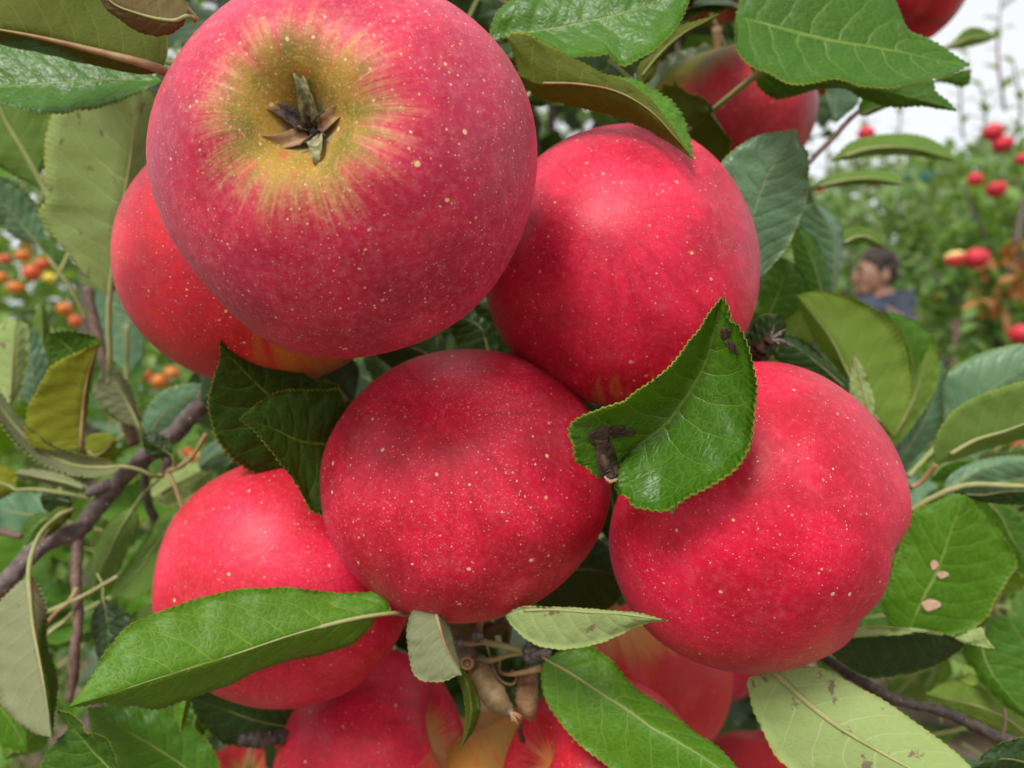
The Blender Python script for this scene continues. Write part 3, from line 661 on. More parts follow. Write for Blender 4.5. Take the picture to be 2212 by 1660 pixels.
# ================================================================== THE FRUITING TREE
tree = empty('apple_tree', (.10, .52, 0), 'apple tree in the foreground carrying the cluster of large red apples', 'tree')
TW = lambda pts, r, m=M_BARK, name='branch', **k: pxtube(name, pts, r, m, tree, rough=k.pop('rough', .25), **k)
tube('trunk', [Vector((.10, .52, -.02)), Vector((.105, .53, .5)), Vector((.09, .52, 1.0)), Vector((.10, .53, 1.35)), Vector((.09, .54, 1.9))], [.019, .017, .014, .011, .006], M_BARK, tree, rough=.3, n=50, seg=14)
q = TW([(600, 700, .38), (520, 770, .33), (450, 856, .30), (388, 925, .30), (330, 972, .30), (262, 1035, .30), (215, 1092, .30), (186, 1128, .30)], [17, 18, 19, 18, 18, 20, 17, 17], n=60, seg=14, rough=.3)
q['label'] = 'thick grey branch with pale pores, rising to the right'
TW([(192, 1120, .30), (170, 1146, .298), (118, 1162, .295), (66, 1200, .29), (20, 1250, .285), (-60, 1340, .28)], [18, 20, 19, 19, 20, 22], n=50, seg=14, rough=.3)
TW([(170, 1140, .30), (166, 1200, .295), (164, 1260, .29), (170, 1330, .285), (162, 1400, .28), (158, 1470, .28), (148, 1515, .28)], [13, 12, 11, 10, 10, 11, 7], M_TWIG, 'twig', n=50)
TW([(190, 620, .35), (200, 680, .35), (215, 740, .35), (232, 800, .35), (262, 880, .36), (290, 960, .37)], [9, 11, 12, 13, 13, 13], M_TWIG, 'twig')
TW([(185, 1070, .298), (205, 1058, .297), (228, 1050, .298), (250, 1045, .30)], [6, 12, 14, 13], M_BARK, 'fruiting_spur')
TW([(310, 1000, .33), (318, 1080, .335), (340, 1130, .34), (352, 1160, .34)], [9, 8, 10, 7], M_BARKD, 'twig')
TW([(350, 1022, .292), (362, 1000, .294), (345, 975, .297)], [9, 10, 10], M_TWIG, 'fruiting_spur')
TW([(362, 1018, .292), (392, 1006, .288), (420, 980, .285), (446, 938, .282)], [6, 6, 5, 5], M_PETR, 'twig')
TW([(362, 1020, .292), (378, 1052, .29), (392, 1092, .288), (405, 1120, .288)], [6, 5, 4, 3], M_PETR, 'twig')
TW([(-40, 1130, .33), (0, 1148, .33), (48, 1160, .33)], [8, 8, 7], M_TWIG, 'twig')
TW([(255, 1245, .285), (215, 1268, .284), (175, 1290, .283), (105, 1322, .28)], [4.5, 4.5, 4.5, 5], M_PET, 'twig')
TW([(168, 1270, .284), (150, 1300, .282), (125, 1320, .28), (103, 1345, .28)], [6, 5, 5, 4], M_PETR, 'twig')
TW([(160, 1320, .284), (135, 1345, .282), (100, 1372, .28)], [5, 5, 4], M_PET, 'twig')
TW([(275, 700, .37), (274, 780, .37), (277, 850, .37), (280, 900, .38)], [5, 5, 5, 5], M_PET, 'twig')
TW([(1740, 362, .33), (1768, 330, .33), (1800, 298, .33), (1832, 262, .33), (1858, 238, .33)], [5, 6, 6, 6, 5], M_TWIG, 'twig')
q = TW([(1740, 1400, .27), (1795, 1430, .26), (1835, 1458, .255), (1885, 1486, .25), (1935, 1512, .25), (2035, 1538, .25), (2110, 1570, .25), (2160, 1594, .25), (2290, 1620, .25)], [11, 11, 12, 12, 10, 11, 13, 13, 12], M_BARKD, n=60, rough=.35)
q['label'] = 'dark brown branch running to the right edge'
TW([(2165, 1592, .249), (2172, 1560, .249), (2170, 1532, .25)], [4, 3, 3], M_TWIG, 'twig')
TW([(2070, 1120, .40), (2075, 1060, .40), (2078, 1000, .40)], [12, 12, 11], M_TWIG, 'twig')
TW([(1967, 1052, .262), (1990, 1040, .262), (2022, 1003, .258)], [6, 6, 5.5], M_PETR, 'twig')
TW([(1962, 1030, .27), (1990, 1000, .272), (2020, 968, .275)], [6, 6, 6], M_PET, 'twig')
TW([(1965, 1104, .268), (2010, 1078, .265), (2060, 1056, .262), (2110, 1047, .26), (2230, 1052, .258)], [7, 6.5, 6, 6, 5], M_PET, 'twig')
q = TW([(655, 1588, .266), (600, 1594, .262), (560, 1597, .26), (514, 1600, .258)], [13, 15, 16, 13], M_BARKD, 'dead_stub', rough=.4, seg=16, n=40)
q['label'] = 'short broken dead stub, cracked and crusty'
# dry spur beside the leaf at the right
q = TW([(1600, 800, .24), (1622, 775, .235), (1645, 752, .232), (1668, 732, .23)], [17, 17, 17, 12], M_DEAD, 'dead_stub', rough=.9, seg=14, n=30)
for k, (x, y) in enumerate([(1697, 712), (1700, 740), (1672, 704), (1690, 722), (1714, 748), (1684, 745)]):
    pxtube('dry_sepal', [(1660, 738, .231), ((1660+x)/2+3, (738+y)/2-4, .229), (x, y, .228)], [5, 4, 1], M_BUD, q, seg=6)

TL = lambda *a, **k: traced_leaf(tree, *a, **k)
# ---- upper left
TL([(350, 152), (300, 135), (200, 110), (90, 82), (0, 66), (-90, 50)], [(362, 110), (352, 60), (300, 20), (180, -30), (40, -60)], [(300, 160), (200, 140), (90, 112), (0, 95)], .205, .20, .004, .012, 'UO', 'TD', petr=10, petmat=M_PETR, tooth=0, label='olive leaf underside with thick tan midrib in the top left corner', pet=[(400, 175, .22)])
TL([(402, 36), (370, 46), (325, 38), (280, 24), (240, 5), (200, -40)], [(395, 56), (370, 72), (335, 76), (290, 64), (255, 40), (225, 15)], [(405, 10), (370, -20), (300, -50)], .192, .19, .003, .002, 'UB', 'TD', petr=5, tooth=1.5, label='brownish purple leaf underside at the top left', pet=[(420, 40, .2)])
pxtube('twig', [(425, 45, .20), (400, 15, .197), (370, -15, .195), (340, -60, .195)], [7, 6, 6, 6], M_PETR, tree)
TL([(350, 176), (280, 172), (200, 175), (100, 182), (0, 190), (-120, 200)], [(320, 150), (220, 112), (100, 75), (0, 60), (-60, 90)], [(335, 182), (285, 205), (230, 228), (150, 246), (100, 248), (60, 240), (0, 222), (-60, 215)], .232, .225, .002, -.008, 'TG', 'U', petr=3.5, label='dark quilted leaf with a grey sheen on its lower half, at the left edge', wave=.0011)
TL([(237, 640), (247, 560), (262, 480), (276, 380), (290, 280), (292, 190)], [(200, 612), (140, 540), (92, 482), (84, 455), (103, 420), (97, 330), (112, 250), (170, 200)], [(262, 600), (285, 500), (335, 400), (350, 260), (330, 200)], .285, .27, -.008, .014, 'UP', 'T', pet=[(235, 700, .287), (237, 760, .289), (236, 830, .29)], petr=6.5, label='large pale green leaf underside hanging left of the apples')
TL([(100, 415), (60, 340), (20, 275), (-10, 215), (-60, 130)], [(60, 395), (15, 370), (-40, 320)], [(85, 385), (104, 330), (108, 255), (70, 190), (0, 130)], .34, .33, .006, .004, 'U', 'T', pet=[(112, 440, .34), (120, 480, .345)], petr=6, label='green leaf underside with thick pale stalk at the left edge')
TL([(82, 528), (50, 490), (10, 445), (-60, 400)], [(95, 505), (85, 460), (66, 425), (30, 395), (-20, 380)], [(60, 525), (30, 512), (0, 485), (-40, 450)], .34, .33, -.003, .006, 'TP', 'U', pet=[(110, 565, .342), (150, 620, .345), (188, 690, .35)], petr=6)  # pale bluish base colour carries the sky reflection
TL([(225, 600), (250, 680), (270, 740), (285, 800)], [(205, 640), (215, 720), (250, 780)], [(270, 610), (310, 700), (310, 770)], .42, .42, .004, .004, 'TP', 'U', tooth=2)
TL([(20, 880), (25, 820), (30, 760), (35, 690)], [(-30, 860), (-40, 780), (-10, 710)], [(45, 840), (60, 780), (62, 710)], .31, .31, .004, .004, 'UP', 'T')
TL([(90, 890), (75, 830), (65, 770), (50, 700)], [(45, 860), (30, 800), (30, 730)], [(110, 860), (108, 800), (85, 730)], .33, .33, .004, .004, 'TP', 'U')
TL([(110, 880), (98, 800), (92, 730), (90, 655)], [(90, 840), (75, 760), (75, 690)], [(118, 820), (112, 740), (102, 680)], .34, .33, .003, .003, 'U', 'T', tooth=2)
TL([(180, 800), (165, 770), (140, 745), (104, 722)], [(150, 800), (110, 790), (100, 755)], [(214, 745), (200, 728), (150, 716)], .285, .28, .004, -.004, 'T', 'U', label='small dark green leaf behind the yellow one at the left')
TL([(176, 966), (177, 920), (181, 880), (186, 830), (196, 790), (213, 742)], [(120, 973), (75, 968), (57, 950), (53, 925), (60, 880), (90, 830), (115, 790), (160, 765)], [(183, 930), (188, 880), (194, 830), (203, 790)], .272, .265, -.004, .003, 'UY', 'T', pet=[(180, 975, .274), (188, 992, .28), (196, 1020, .29)], petr=5, petmat=M_PETR, label='yellowing leaf with an orange patch, folded, left of the grey branch')
TL([(302, 925), (278, 875), (255, 835), (236, 803)], [(265, 915), (230, 890), (212, 860), (205, 835), (222, 808)], [(298, 890), (284, 850), (266, 812), (252, 799)], .292, .288, .003, .004, 'UG', 'T', pet=[(312, 945, .295), (318, 958, .298)], petr=4.5, label='small grey green leaf with frosted edge above the branch')
TL([(320, 950), (345, 905), (385, 870), (460, 842)], [(310, 900), (345, 850), (410, 830)], [(360, 935), (410, 910), (440, 880)], .345, .34, 0, .004, 'TP', 'U')
TL([(262, 1008), (185, 1010), (115, 988), (55, 945), (5, 885), (-40, 830)], [(225, 994), (180, 984), (112, 960), (62, 925), (25, 885), (0, 850)], [(240, 1024), (200, 1031), (150, 1026), (100, 1010), (50, 975), (12, 935), (-15, 890)], .275, .265, -.003, -.006, 'UG', 'TB', pet=[(300, 1015, .277), (330, 1028, .28), (352, 1030, .288)], petr=4.5, label='long curled pale leaf with bright green rim sweeping in from the left edge')
TL([(34, 1058), (20, 1050), (-10, 1040), (-60, 1030)], [(34, 1030), (20, 1010), (-20, 1005)], [(20, 1068), (-10, 1076)], .29, .29, 0, .004, 'UY', 'T', pet=[(80, 1058, .292), (150, 1068, .295), (195, 1078, .298)], petr=4.5)
TL([(200, 1062), (150, 1045), (80, 1030), (28, 1022)], [(180, 1045), (120, 1022), (60, 1012)], [(160, 1058), (100, 1045), (50, 1036)], .30, .30, .003, .003, 'UG', 'T', tooth=2)
TL([(184, 970), (205, 985), (225, 975), (248, 950)], [(190, 945), (215, 936), (240, 940)], [(205, 1003), (232, 998), (250, 975)], .287, .285, .002, .004, 'UY', 'T', tooth=2)
TL([(372, 985), (350, 970), (330, 958), (308, 945)], [(368, 955), (345, 938), (322, 936)], [(350, 990), (330, 988), (312, 970)], .285, .283, .002, .002, 'TD', 'U', pet=[(376, 1000, .287), (374, 1012, .29)], petr=3)
TL([(155, 1085), (135, 1080), (110, 1076), (88, 1080)], [(145, 1068), (115, 1062), (92, 1066)], [(150, 1102), (120, 1108), (95, 1100)], .296, .294, .002, .002, 'TD', 'U', tooth=2)
TL([(155, 1103), (130, 1110), (110, 1130), (95, 1165)], [(140, 1096), (115, 1100), (102, 1125)], [(150, 1118), (132, 1138), (110, 1155)], .288, .288, .002, .002, 'UO', 'T', tooth=2)
TL([(110, 1112), (85, 1130), (68, 1150), (58, 1182)], [(80, 1108), (55, 1130), (50, 1160)], [(108, 1140), (92, 1170), (70, 1185)], .293, .29, .002, .002, 'T', 'U', tooth=2)
TL([(62, 1245), (69, 1330), (85, 1420), (99, 1500), (111, 1594)], [(30, 1270), (-10, 1320), (-25, 1400), (-5, 1500), (20, 1540), (70, 1582)], [(78, 1255), (100, 1300), (105, 1345), (104, 1400), (119, 1470), (114, 1560)], .245, .225, .004, .008, 'UG', 'T', pet=[(68, 1200, .25), (90, 1150, .265), (125, 1118, .28), (158, 1100, .29)], petr=5.5, label='long olive grey leaf hanging down along the left edge')
TL([(290, 1095), (262, 1140), (238, 1190), (212, 1245), (190, 1300)], [(255, 1110), (215, 1160), (195, 1220)], [(300, 1130), (275, 1190), (245, 1250)], .315, .31, .003, .003, 'U', 'T', pet=[(310, 1068, .31), (345, 1032, .295)], petr=3.5)
TL([(398, 1085), (365, 1140), (325, 1195), (290, 1245), (240, 1290)], [(350, 1115), (310, 1170), (272, 1225), (245, 1262)], [(405, 1140), (375, 1195), (345, 1250), (295, 1292)], .325, .31, .003, -.008, 'U', 'T')
TL([(330, 1075), (370, 1050), (410, 1030), (470, 1000)], [(325, 1045), (355, 1018), (420, 1000)], [(360, 1095), (405, 1080), (450, 1040)], .345, .345, .002, .004, 'UP', 'T')
TL([(430, 1010), (460, 985), (490, 975), (520, 960)], [(430, 985), (460, 955), (500, 945)], [(450, 1020), (490, 1005), (515, 985)], .33, .33, .002, .004, 'TP', 'U')
TL([(222, 1292), (232, 1340), (234, 1385), (230, 1445)], [(202, 1325), (197, 1370), (210, 1420)], [(258, 1315), (286, 1342), (275, 1400), (250, 1430)], .292, .285, .004, .002, 'TD', 'U', pet=[(222, 1265, .294), (210, 1240, .297)], petr=3)
TL([(-60, 1470), (0, 1530), (30, 1570), (58, 1620)], [(0, 1480), (35, 1520), (58, 1580)], [(-60, 1560), (0, 1610), (30, 1625)], .27, .27, .002, .004, 'TB', 'U')
TL([(10, 1640), (40, 1610), (75, 1590), (105, 1590)], [(5, 1610), (40, 1580), (75, 1572)], [(40, 1635), (80, 1622), (100, 1608)], .29, .28, .002, .004, 'TB', 'U')
TL([(290, 1740), (245, 1672), (205, 1625), (165, 1582), (124, 1536)], [(200, 1740), (95, 1700), (86, 1660), (98, 1630), (125, 1600), (150, 1572), (140, 1556)], [(300, 1700), (262, 1670), (252, 1640), (242, 1608), (216, 1586), (188, 1584), (172, 1562), (150, 1545)], .225, .23, .004, -.004, 'T', 'UB', label='dark green leaf with yellow rim in the bottom left corner', petr=3)
TL([(470, 1720), (400, 1660), (310, 1600), (190, 1530)], [(470, 1640), (400, 1560), (300, 1525)], [(380, 1720), (270, 1670), (200, 1600)], .275, .265, .004, .006, 'TG', 'U', wave=.0012)
TL([(430, 1500), (420, 1560), (410, 1610), (400, 1680)], [(320, 1520), (330, 1600), (360, 1650)], [(450, 1520), (440, 1600), (430, 1640)], .285, .28, .004, .006, 'T', 'U')
TL([(405, 1498), (398, 1530), (393, 1555), (389, 1585)], [(378, 1505), (372, 1528), (381, 1558)], [(412, 1505), (409, 1530), (400, 1560)], .235, .232, .003, .003, 'TB', 'UL', tooth=2, rib=False)
TL([(680, 1575), (610, 1570), (530, 1550), (470, 1528), (412, 1508)], [(640, 1530), (560, 1500), (480, 1480), (430, 1490)], [(640, 1602), (560, 1614), (482, 1610), (450, 1582), (424, 1548)], .285, .27, -.006, .004, 'TD', 'U', wave=.0012, label='dark quilted leaf below the lower left apple')
# ---- the long leaf across the lower left apple
TL([(845, 1325), (815, 1327), (728, 1345), (663, 1362), (553, 1399), (480, 1423), (425, 1438), (360, 1460), (250, 1495), (150, 1527)],
   [(841, 1312), (836, 1290), (820, 1283), (778, 1281), (728, 1282), (690, 1275), (628, 1266), (553, 1268), (500, 1275), (462, 1284), (400, 1301), (350, 1318), (300, 1338), (270, 1360), (250, 1385), (232, 1408), (215, 1442), (195, 1470), (172, 1500)],
   [(812, 1334), (803, 1352), (765, 1387), (715, 1410), (653, 1425), (603, 1433), (553, 1450), (525, 1462), (475, 1485), (425, 1502), (375, 1522), (325, 1530), (275, 1524), (225, 1521), (175, 1526)],
   .208, .178, .004, .008, 'TB', 'U', pet=[(870, 1328, .212), (905, 1328, .218), (935, 1340, .225)], petr=6, tooth=3.0, teeth=16, label='long bright green leaf lying across the lower left apple', curl=.003, wave=.0015)
# ---- dark leaves left of the middle apple
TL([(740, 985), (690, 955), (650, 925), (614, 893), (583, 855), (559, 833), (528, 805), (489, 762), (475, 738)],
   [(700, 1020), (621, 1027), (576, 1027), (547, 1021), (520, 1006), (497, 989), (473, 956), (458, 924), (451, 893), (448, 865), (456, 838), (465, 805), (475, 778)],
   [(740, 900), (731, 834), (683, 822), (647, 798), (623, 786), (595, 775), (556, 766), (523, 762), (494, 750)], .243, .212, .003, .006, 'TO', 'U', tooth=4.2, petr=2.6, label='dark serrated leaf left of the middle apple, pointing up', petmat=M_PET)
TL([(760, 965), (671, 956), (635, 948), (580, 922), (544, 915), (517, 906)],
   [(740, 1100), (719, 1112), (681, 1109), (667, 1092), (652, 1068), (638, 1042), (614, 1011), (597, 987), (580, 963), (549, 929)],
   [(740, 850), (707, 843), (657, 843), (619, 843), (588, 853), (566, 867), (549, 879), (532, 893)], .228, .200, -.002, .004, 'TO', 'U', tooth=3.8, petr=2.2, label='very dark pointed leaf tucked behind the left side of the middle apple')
# ---- leaf on the right apples
c3 = TL([(1343, 993), (1367, 969), (1439, 915), (1472, 873), (1497, 833), (1527, 773), (1545, 697), (1561, 643)],
   [(1300, 1030), (1282, 1024), (1267, 1009), (1246, 1000), (1238, 963), (1229, 942), (1232, 921), (1255, 903), (1300, 885), (1346, 870), (1361, 857), (1403, 829), (1439, 803), (1469, 770), (1487, 743), (1512, 713), (1530, 682), (1548, 658)],
   [(1330, 1057), (1358, 1075), (1367, 1093), (1403, 1102), (1433, 1105), (1457, 1093), (1490, 1072), (1536, 1048), (1578, 1024), (1602, 996), (1623, 963), (1632, 909), (1637, 864), (1632, 815), (1623, 779), (1611, 743), (1590, 700), (1577, 690), (1572, 667)],
   .186, .170, -.006, -.012, 'TG', 'U', tooth=4.5, teeth=17, petr=2.2, label='glossy broad green leaf with a brown withered hole, on the right apples', wave=.0009)
def patch(parent, pts, d, mat, name='withered_patch', bulge=-.0008, dz=None):
    cx = sum(p[0] for p in pts)/len(pts); cy = sum(p[1] for p in pts)/len(pts)
    cl, _ = catmull([Vector((p[0], p[1], 0)) for p in pts+[pts[0]]], 36); cl = cl[:-1]; V = []; Fc = []
    oo = ORG[parent.name]; nv = len(parent.data.vertices)//2        # front sheet of the leaf
    pr = []
    for v in parent.data.vertices[:nv]:
        w = v.co+oo; pr.append((CX+w.x/w.y*F, CY+(CAMZ-w.z)/w.y*F, w.y))
    def df(x, y):
        b = sorted(((a[0]-x)**2+(a[1]-y)**2, a[2]) for a in pr if abs(a[0]-x) < 60 and abs(a[1]-y) < 60)[:3]
        if not b: return d
        ws = [1/(q[0]+1) for q in b]; return sum(w*q[1] for w, q in zip(ws, b))/sum(ws)-.00040
    for k, rr in enumerate((1, .8, .5, .2)):
        for p in cl:
            x = cx+(p.x-cx)*rr; y = cy+(p.y-cy)*rr
            V.append(P(x, y, df(x, y)+0*rr+.00006*noise.noise(Vector((x*.1, y*.1, 0)))))
    nn = len(cl)
    for k in range(3):
        for i in range(nn): Fc.append((k*nn+i, k*nn+(i+1) % nn, (k+1)*nn+(i+1) % nn, (k+1)*nn+i))
    Fc.append(tuple(3*nn+i for i in range(nn)))
    o = wobj(name, V, Fc, [mat], parent, V[0]); m_ = o.modifiers.new('s', 'SOLIDIFY'); m_.thickness = .00008; return o
patch(c3, [(1270, 938), (1300, 922), (1345, 922), (1374, 932), (1366, 942), (1335, 944), (1306, 958), (1282, 962)], .1765, M_DEAD)  # withered tissue; its dark brown also paints the shaded hole
patch(c3, [(1555, 712), (1570, 708), (1578, 722), (1570, 732), (1557, 730)], .1685, M_DEAD)
patch(c3, [(1562, 738), (1580, 735), (1592, 755), (1594, 768), (1575, 755)], .1675, M_DEAD)
patch(c3, [(1284, 950), (1318, 955), (1332, 985), (1334, 1020), (1322, 1036), (1300, 1032), (1290, 1000)], .1765, M_DEAD)
pxtube('withered_curl', [(1302, 985, .1775), (1310, 1008, .1765), (1322, 1036, .1755)], [7, 13, 10], M_DEAD, c3, rough=.45, seg=20, n=40)
pxtube('withered_curl', [(1306, 1030, .1755), (1318, 1040, .175), (1334, 1036, .175)], [3, 5, 3], M_TAN, c3, rough=.7, seg=12, n=20)
TL([(1462, 1080), (1455, 1092), (1452, 1102), (1449, 1112)], [(1450, 1094), (1446, 1104)], [(1460, 1096), (1458, 1106)], .176, .176, 0, 0, 'UP', 'U', tooth=0, rib=False, name='leaf_curl')
# ---- upper right
TL([(1050, 95), (1131, 72), (1206, 60), (1281, 45), (1343, 30), (1406, 7), (1500, -50)], [(1080, 20), (1180, -40), (1300, -80), (1420, -90)], [(1106, 78), (1176, 100), (1231, 120), (1281, 120), (1313, 114), (1326, 126), (1346, 138), (1371, 130), (1406, 112), (1438, 87), (1466, 50), (1488, 0)], .222, .214, .002, -.009, 'TG', 'U', tooth=3, label='leaf with a silvery lower half right of the largest apple at the top edge', wave=.0012, petr=2.5)
TL([(1125, 165), (1165, 180), (1220, 180), (1300, 190), (1370, 215), (1435, 268), (1495, 342)], [(1106, 110), (1098, 78), (1131, 75), (1176, 98), (1211, 112), (1261, 135), (1301, 157), (1351, 177), (1388, 202), (1423, 237), (1456, 282)], [(1156, 207), (1218, 225), (1293, 242), (1343, 257), (1393, 277), (1443, 307)], .212, .195, .003, .008, 'UO', 'TB', tooth=3, label='brownish olive leaf underside arching over the upper right apple', petr=3, petmat=M_PETR)
TL([(1320, 165), (1360, 185), (1400, 215), (1440, 258), (1470, 300), (1496, 345)], [(1355, 185), (1395, 217), (1434, 258), (1465, 300)], [(1370, 172), (1406, 188), (1431, 205), (1453, 223), (1478, 258), (1489, 296)], .207, .2, 0, .003, 'TB', 'U', tooth=5, teeth=12, rib=False)
TL([(1375, 190), (1395, 150), (1425, 118), (1470, 75), (1510, 55), (1553, 31)], [(1380, 140), (1415, 112), (1455, 68), (1481, 52), (1516, 43)], [(1410, 170), (1425, 130), (1458, 92), (1500, 66), (1530, 50)], .25, .245, .002, .002, 'UO', 'T', tooth=2, petr=2.5)
TL([(1590, 35), (1660, 54), (1795, 87), (1872, 100), (1960, 115), (2022, 130), (2096, 140)], [(1620, -40), (1750, -80), (1880, -60), (1930, -10), (1947, 37), (1962, 62), (1992, 77), (2030, 95), (2068, 122)], [(1592, 100), (1612, 132), (1660, 157), (1697, 175), (1727, 181), (1760, 176), (1797, 170), (1830, 174), (1860, 186), (1900, 192), (1935, 191), (1972, 180), (2015, 170), (2060, 155)], .244, .238, .003, -.009, 'T', 'U', tooth=3.2, label='big green leaf pointing right in the top right area', petr=2.5, wave=.0009)
TL([(1620, 140), (1700, 165), (1780, 178), (1860, 190), (1950, 205), (2020, 225), (2066, 240)], [(1680, 110), (1850, 130), (2000, 165), (2020, 197), (2045, 218)], [(1640, 190), (1672, 213), (1710, 210), (1755, 195), (1810, 189), (1840, 197), (1865, 214), (1900, 228), (1935, 234), (1985, 231), (2035, 236)], .262, .258, .002, .004, 'T', 'U', tooth=3, label='bluish green leaf under the big leaf at the top right', petr=2.5)
TL([(2015, 178), (2050, 170), (2075, 163), (2098, 150)], [(2030, 165), (2060, 158)], [(2050, 180), (2075, 188), (2092, 182)], .34, .34, 0, .003, 'T', 'U', tooth=2, rib=False)
TL([(2030, 108), (2065, 95), (2100, 82), (2150, 82)], [(2060, 88), (2090, 62), (2130, 66)], [(2060, 106), (2100, 100), (2130, 92)], .5, .5, 0, .003, 'U', 'T', tooth=2)
TL([(1806, 266), (1805, 240), (1806, 215), (1812, 185)], [(1790, 245), (1782, 215), (1790, 185)], [(1825, 250), (1852, 225), (1850, 195)], .33, .33, .003, .003, 'TP', 'U', tooth=1)
TL([(1858, 250), (1875, 240), (1895, 232), (1925, 228)], [(1856, 225), (1880, 205), (1910, 212)], [(1875, 250), (1900, 240)], .325, .32, 0, .003, 'T', 'U', tooth=1)
TL([(1795, 350), (1860, 325), (1940, 318), (2010, 328), (2072, 350)], [(1812, 330), (1837, 308), (1887, 294), (1947, 290), (1997, 297), (2037, 316)], [(1850, 343), (1910, 336), (1985, 338), (2025, 350)], .385, .38, .004, .003, 'U', 'T', tooth=2)
TL([(1745, 412), (1800, 395), (1880, 386), (1956, 400)], [(1780, 385), (1835, 373), (1885, 368), (1930, 376)], [(1800, 405), (1860, 398), (1920, 400)], .385, .38, .004, .003, 'U', 'T', tooth=2)
TL([(1640, 600), (1622, 500), (1638, 430), (1665, 365), (1695, 320), (1720, 280)], [(1560, 520), (1530, 430), (1546, 375), (1568, 340), (1606, 310), (1643, 292), (1690, 284)], [(1660, 582), (1695, 540), (1712, 508), (1728, 470), (1742, 430), (1746, 380), (1745, 332), (1728, 310)], .262, .25, .002, .006, 'TP', 'U', tooth=2.5, label='green leaf with a pale sheen in its colour just right of the upper right apple', petr=3)  # sky reflection painted as a pale bluish base colour
TL([(1797, 640), (1803, 560), (1796, 500), (1760, 440)], [(1775, 610), (1745, 540), (1722, 480), (1732, 450)], [(1812, 600), (1822, 530), (1812, 480), (1785, 450)], .33, .32, .005, .005, 'TP', 'U', tooth=2)
TL([(1780, 660), (1765, 590), (1745, 540), (1722, 490)], [(1740, 640), (1718, 570), (1712, 520)], [(1792, 620), (1785, 570), (1760, 520)], .318, .315, .003, .003, 'T', 'U', tooth=2)
TL([(1815, 530), (1850, 512), (1880, 515), (1912, 537)], [(1822, 502), (1850, 492), (1885, 500)], [(1850, 530), (1880, 533)], .34, .34, 0, .003, 'U', 'T', tooth=2)
TL([(1640, 720), (1670, 660), (1690, 610), (1700, 560)], [(1640, 650), (1650, 600), (1675, 560)], [(1700, 690), (1745, 650), (1740, 600)], .31, .30, 0, .005, 'T', 'U', tooth=2)
TL([(1640, 790), (1690, 750), (1730, 700), (1750, 665)], [(1640, 730), (1680, 690), (1720, 670)], [(1690, 790), (1750, 740), (1765, 700)], .32, .31, 0, .005, 'UL', 'T', tooth=2)
TL([(1930, 945), (1890, 900), (1850, 850), (1822, 785), (1790, 725), (1758, 680), (1721, 640)], [(1885, 915), (1840, 850), (1810, 798), (1772, 752), (1747, 710), (1727, 668)], [(1952, 892), (1967, 830), (1967, 810), (1962, 777), (1950, 740), (1930, 707), (1897, 675), (1855, 650), (1810, 635), (1772, 630), (1745, 632)], .288, .278, .010, -.003, 'UL', 'T', tooth=2.6, label='large lime green leaf underside right of the dead stub', petr=4)
TL([(1882, 912), (1868, 860), (1856, 810), (1844, 760)], [(1858, 905), (1835, 870), (1832, 830), (1838, 795)], [(1888, 880), (1884, 845), (1866, 800)], .262, .258, .002, .002, 'UP', 'T', tooth=1.5, label='small pale leaf tip in front of the lime green leaf')
TL([(1840, 850), (1790, 805), (1740, 765), (1680, 720)], [(1790, 840), (1720, 805), (1672, 770)], [(1832, 825), (1792, 785), (1742, 742), (1700, 722)], .275, .27, .002, .002, 'TD', 'U', tooth=2.5)
TL([(1600, 800), (1640, 750), (1665, 710), (1680, 680)], [(1600, 760), (1625, 700), (1650, 680)], [(1650, 790), (1690, 740), (1697, 700)], .25, .245, .002, .002, 'TD', 'U', tooth=2)
TL([(1960, 900), (1970, 830), (1965, 750), (1912, 672)], [(1930, 860), (1910, 780), (1900, 710)], [(2015, 830), (2020, 745), (1997, 710), (1955, 684)], .33, .32, .003, .004, 'TB', 'U', tooth=2.5)
TL([(1915, 965), (1955, 900), (1985, 830), (2007, 742)], [(1930, 900), (1960, 850), (1985, 790)], [(1935, 962), (1985, 900), (2018, 840), (2028, 785)], .315, .31, .003, .003, 'UL', 'T', tooth=2)
TL([(1940, 1005), (1980, 940), (2015, 870), (2035, 780)], [(1950, 940), (1980, 870), (2010, 800)], [(1970, 1000), (2020, 950), (2052, 880), (2052, 820)], .345, .34, .003, .003, 'TP', 'U', tooth=2)
TL([(2040, 950), (2100, 880), (2170, 820), (2260, 780)], [(2040, 820), (2097, 775), (2160, 752), (2215, 745)], [(2080, 940), (2160, 900), (2240, 850)], .34, .33, .003, .003, 'TP', 'U', tooth=2, label='bluish leaf entering from the right edge')
TL([(2022, 1002), (2092, 957), (2160, 935), (2213, 915), (2330, 880)], [(2018, 970), (2030, 930), (2060, 892), (2110, 860), (2160, 840), (2213, 825), (2280, 830)], [(2060, 995), (2120, 975), (2213, 950), (2280, 930)], .258, .25, -.004, .006, 'U', 'T', petr=5.5, tooth=2.5, label='olive green leaf underside with a strong pale midrib at the right edge')
TL([(2040, 1070), (2090, 1030), (2150, 1005), (2260, 990)], [(2050, 1030), (2100, 1000), (2180, 985)], [(2090, 1062), (2150, 1045), (2230, 1030)], .31, .31, .002, .003, 'TP', 'U', tooth=2)
TL([(2010, 1040), (2030, 1010), (2070, 995), (2130, 1000)], [(2020, 1005), (2060, 985)], [(2050, 1045), (2100, 1030)], .32, .32, .002, .003, 'T', 'U', tooth=2)
TL([(2060, 1065), (2120, 1070), (2180, 1062), (2280, 1060)], [(2090, 1052), (2150, 1050), (2230, 1048)], [(2100, 1080), (2160, 1090), (2230, 1090)], .275, .27, .002, .003, 'TD', 'U', tooth=2)
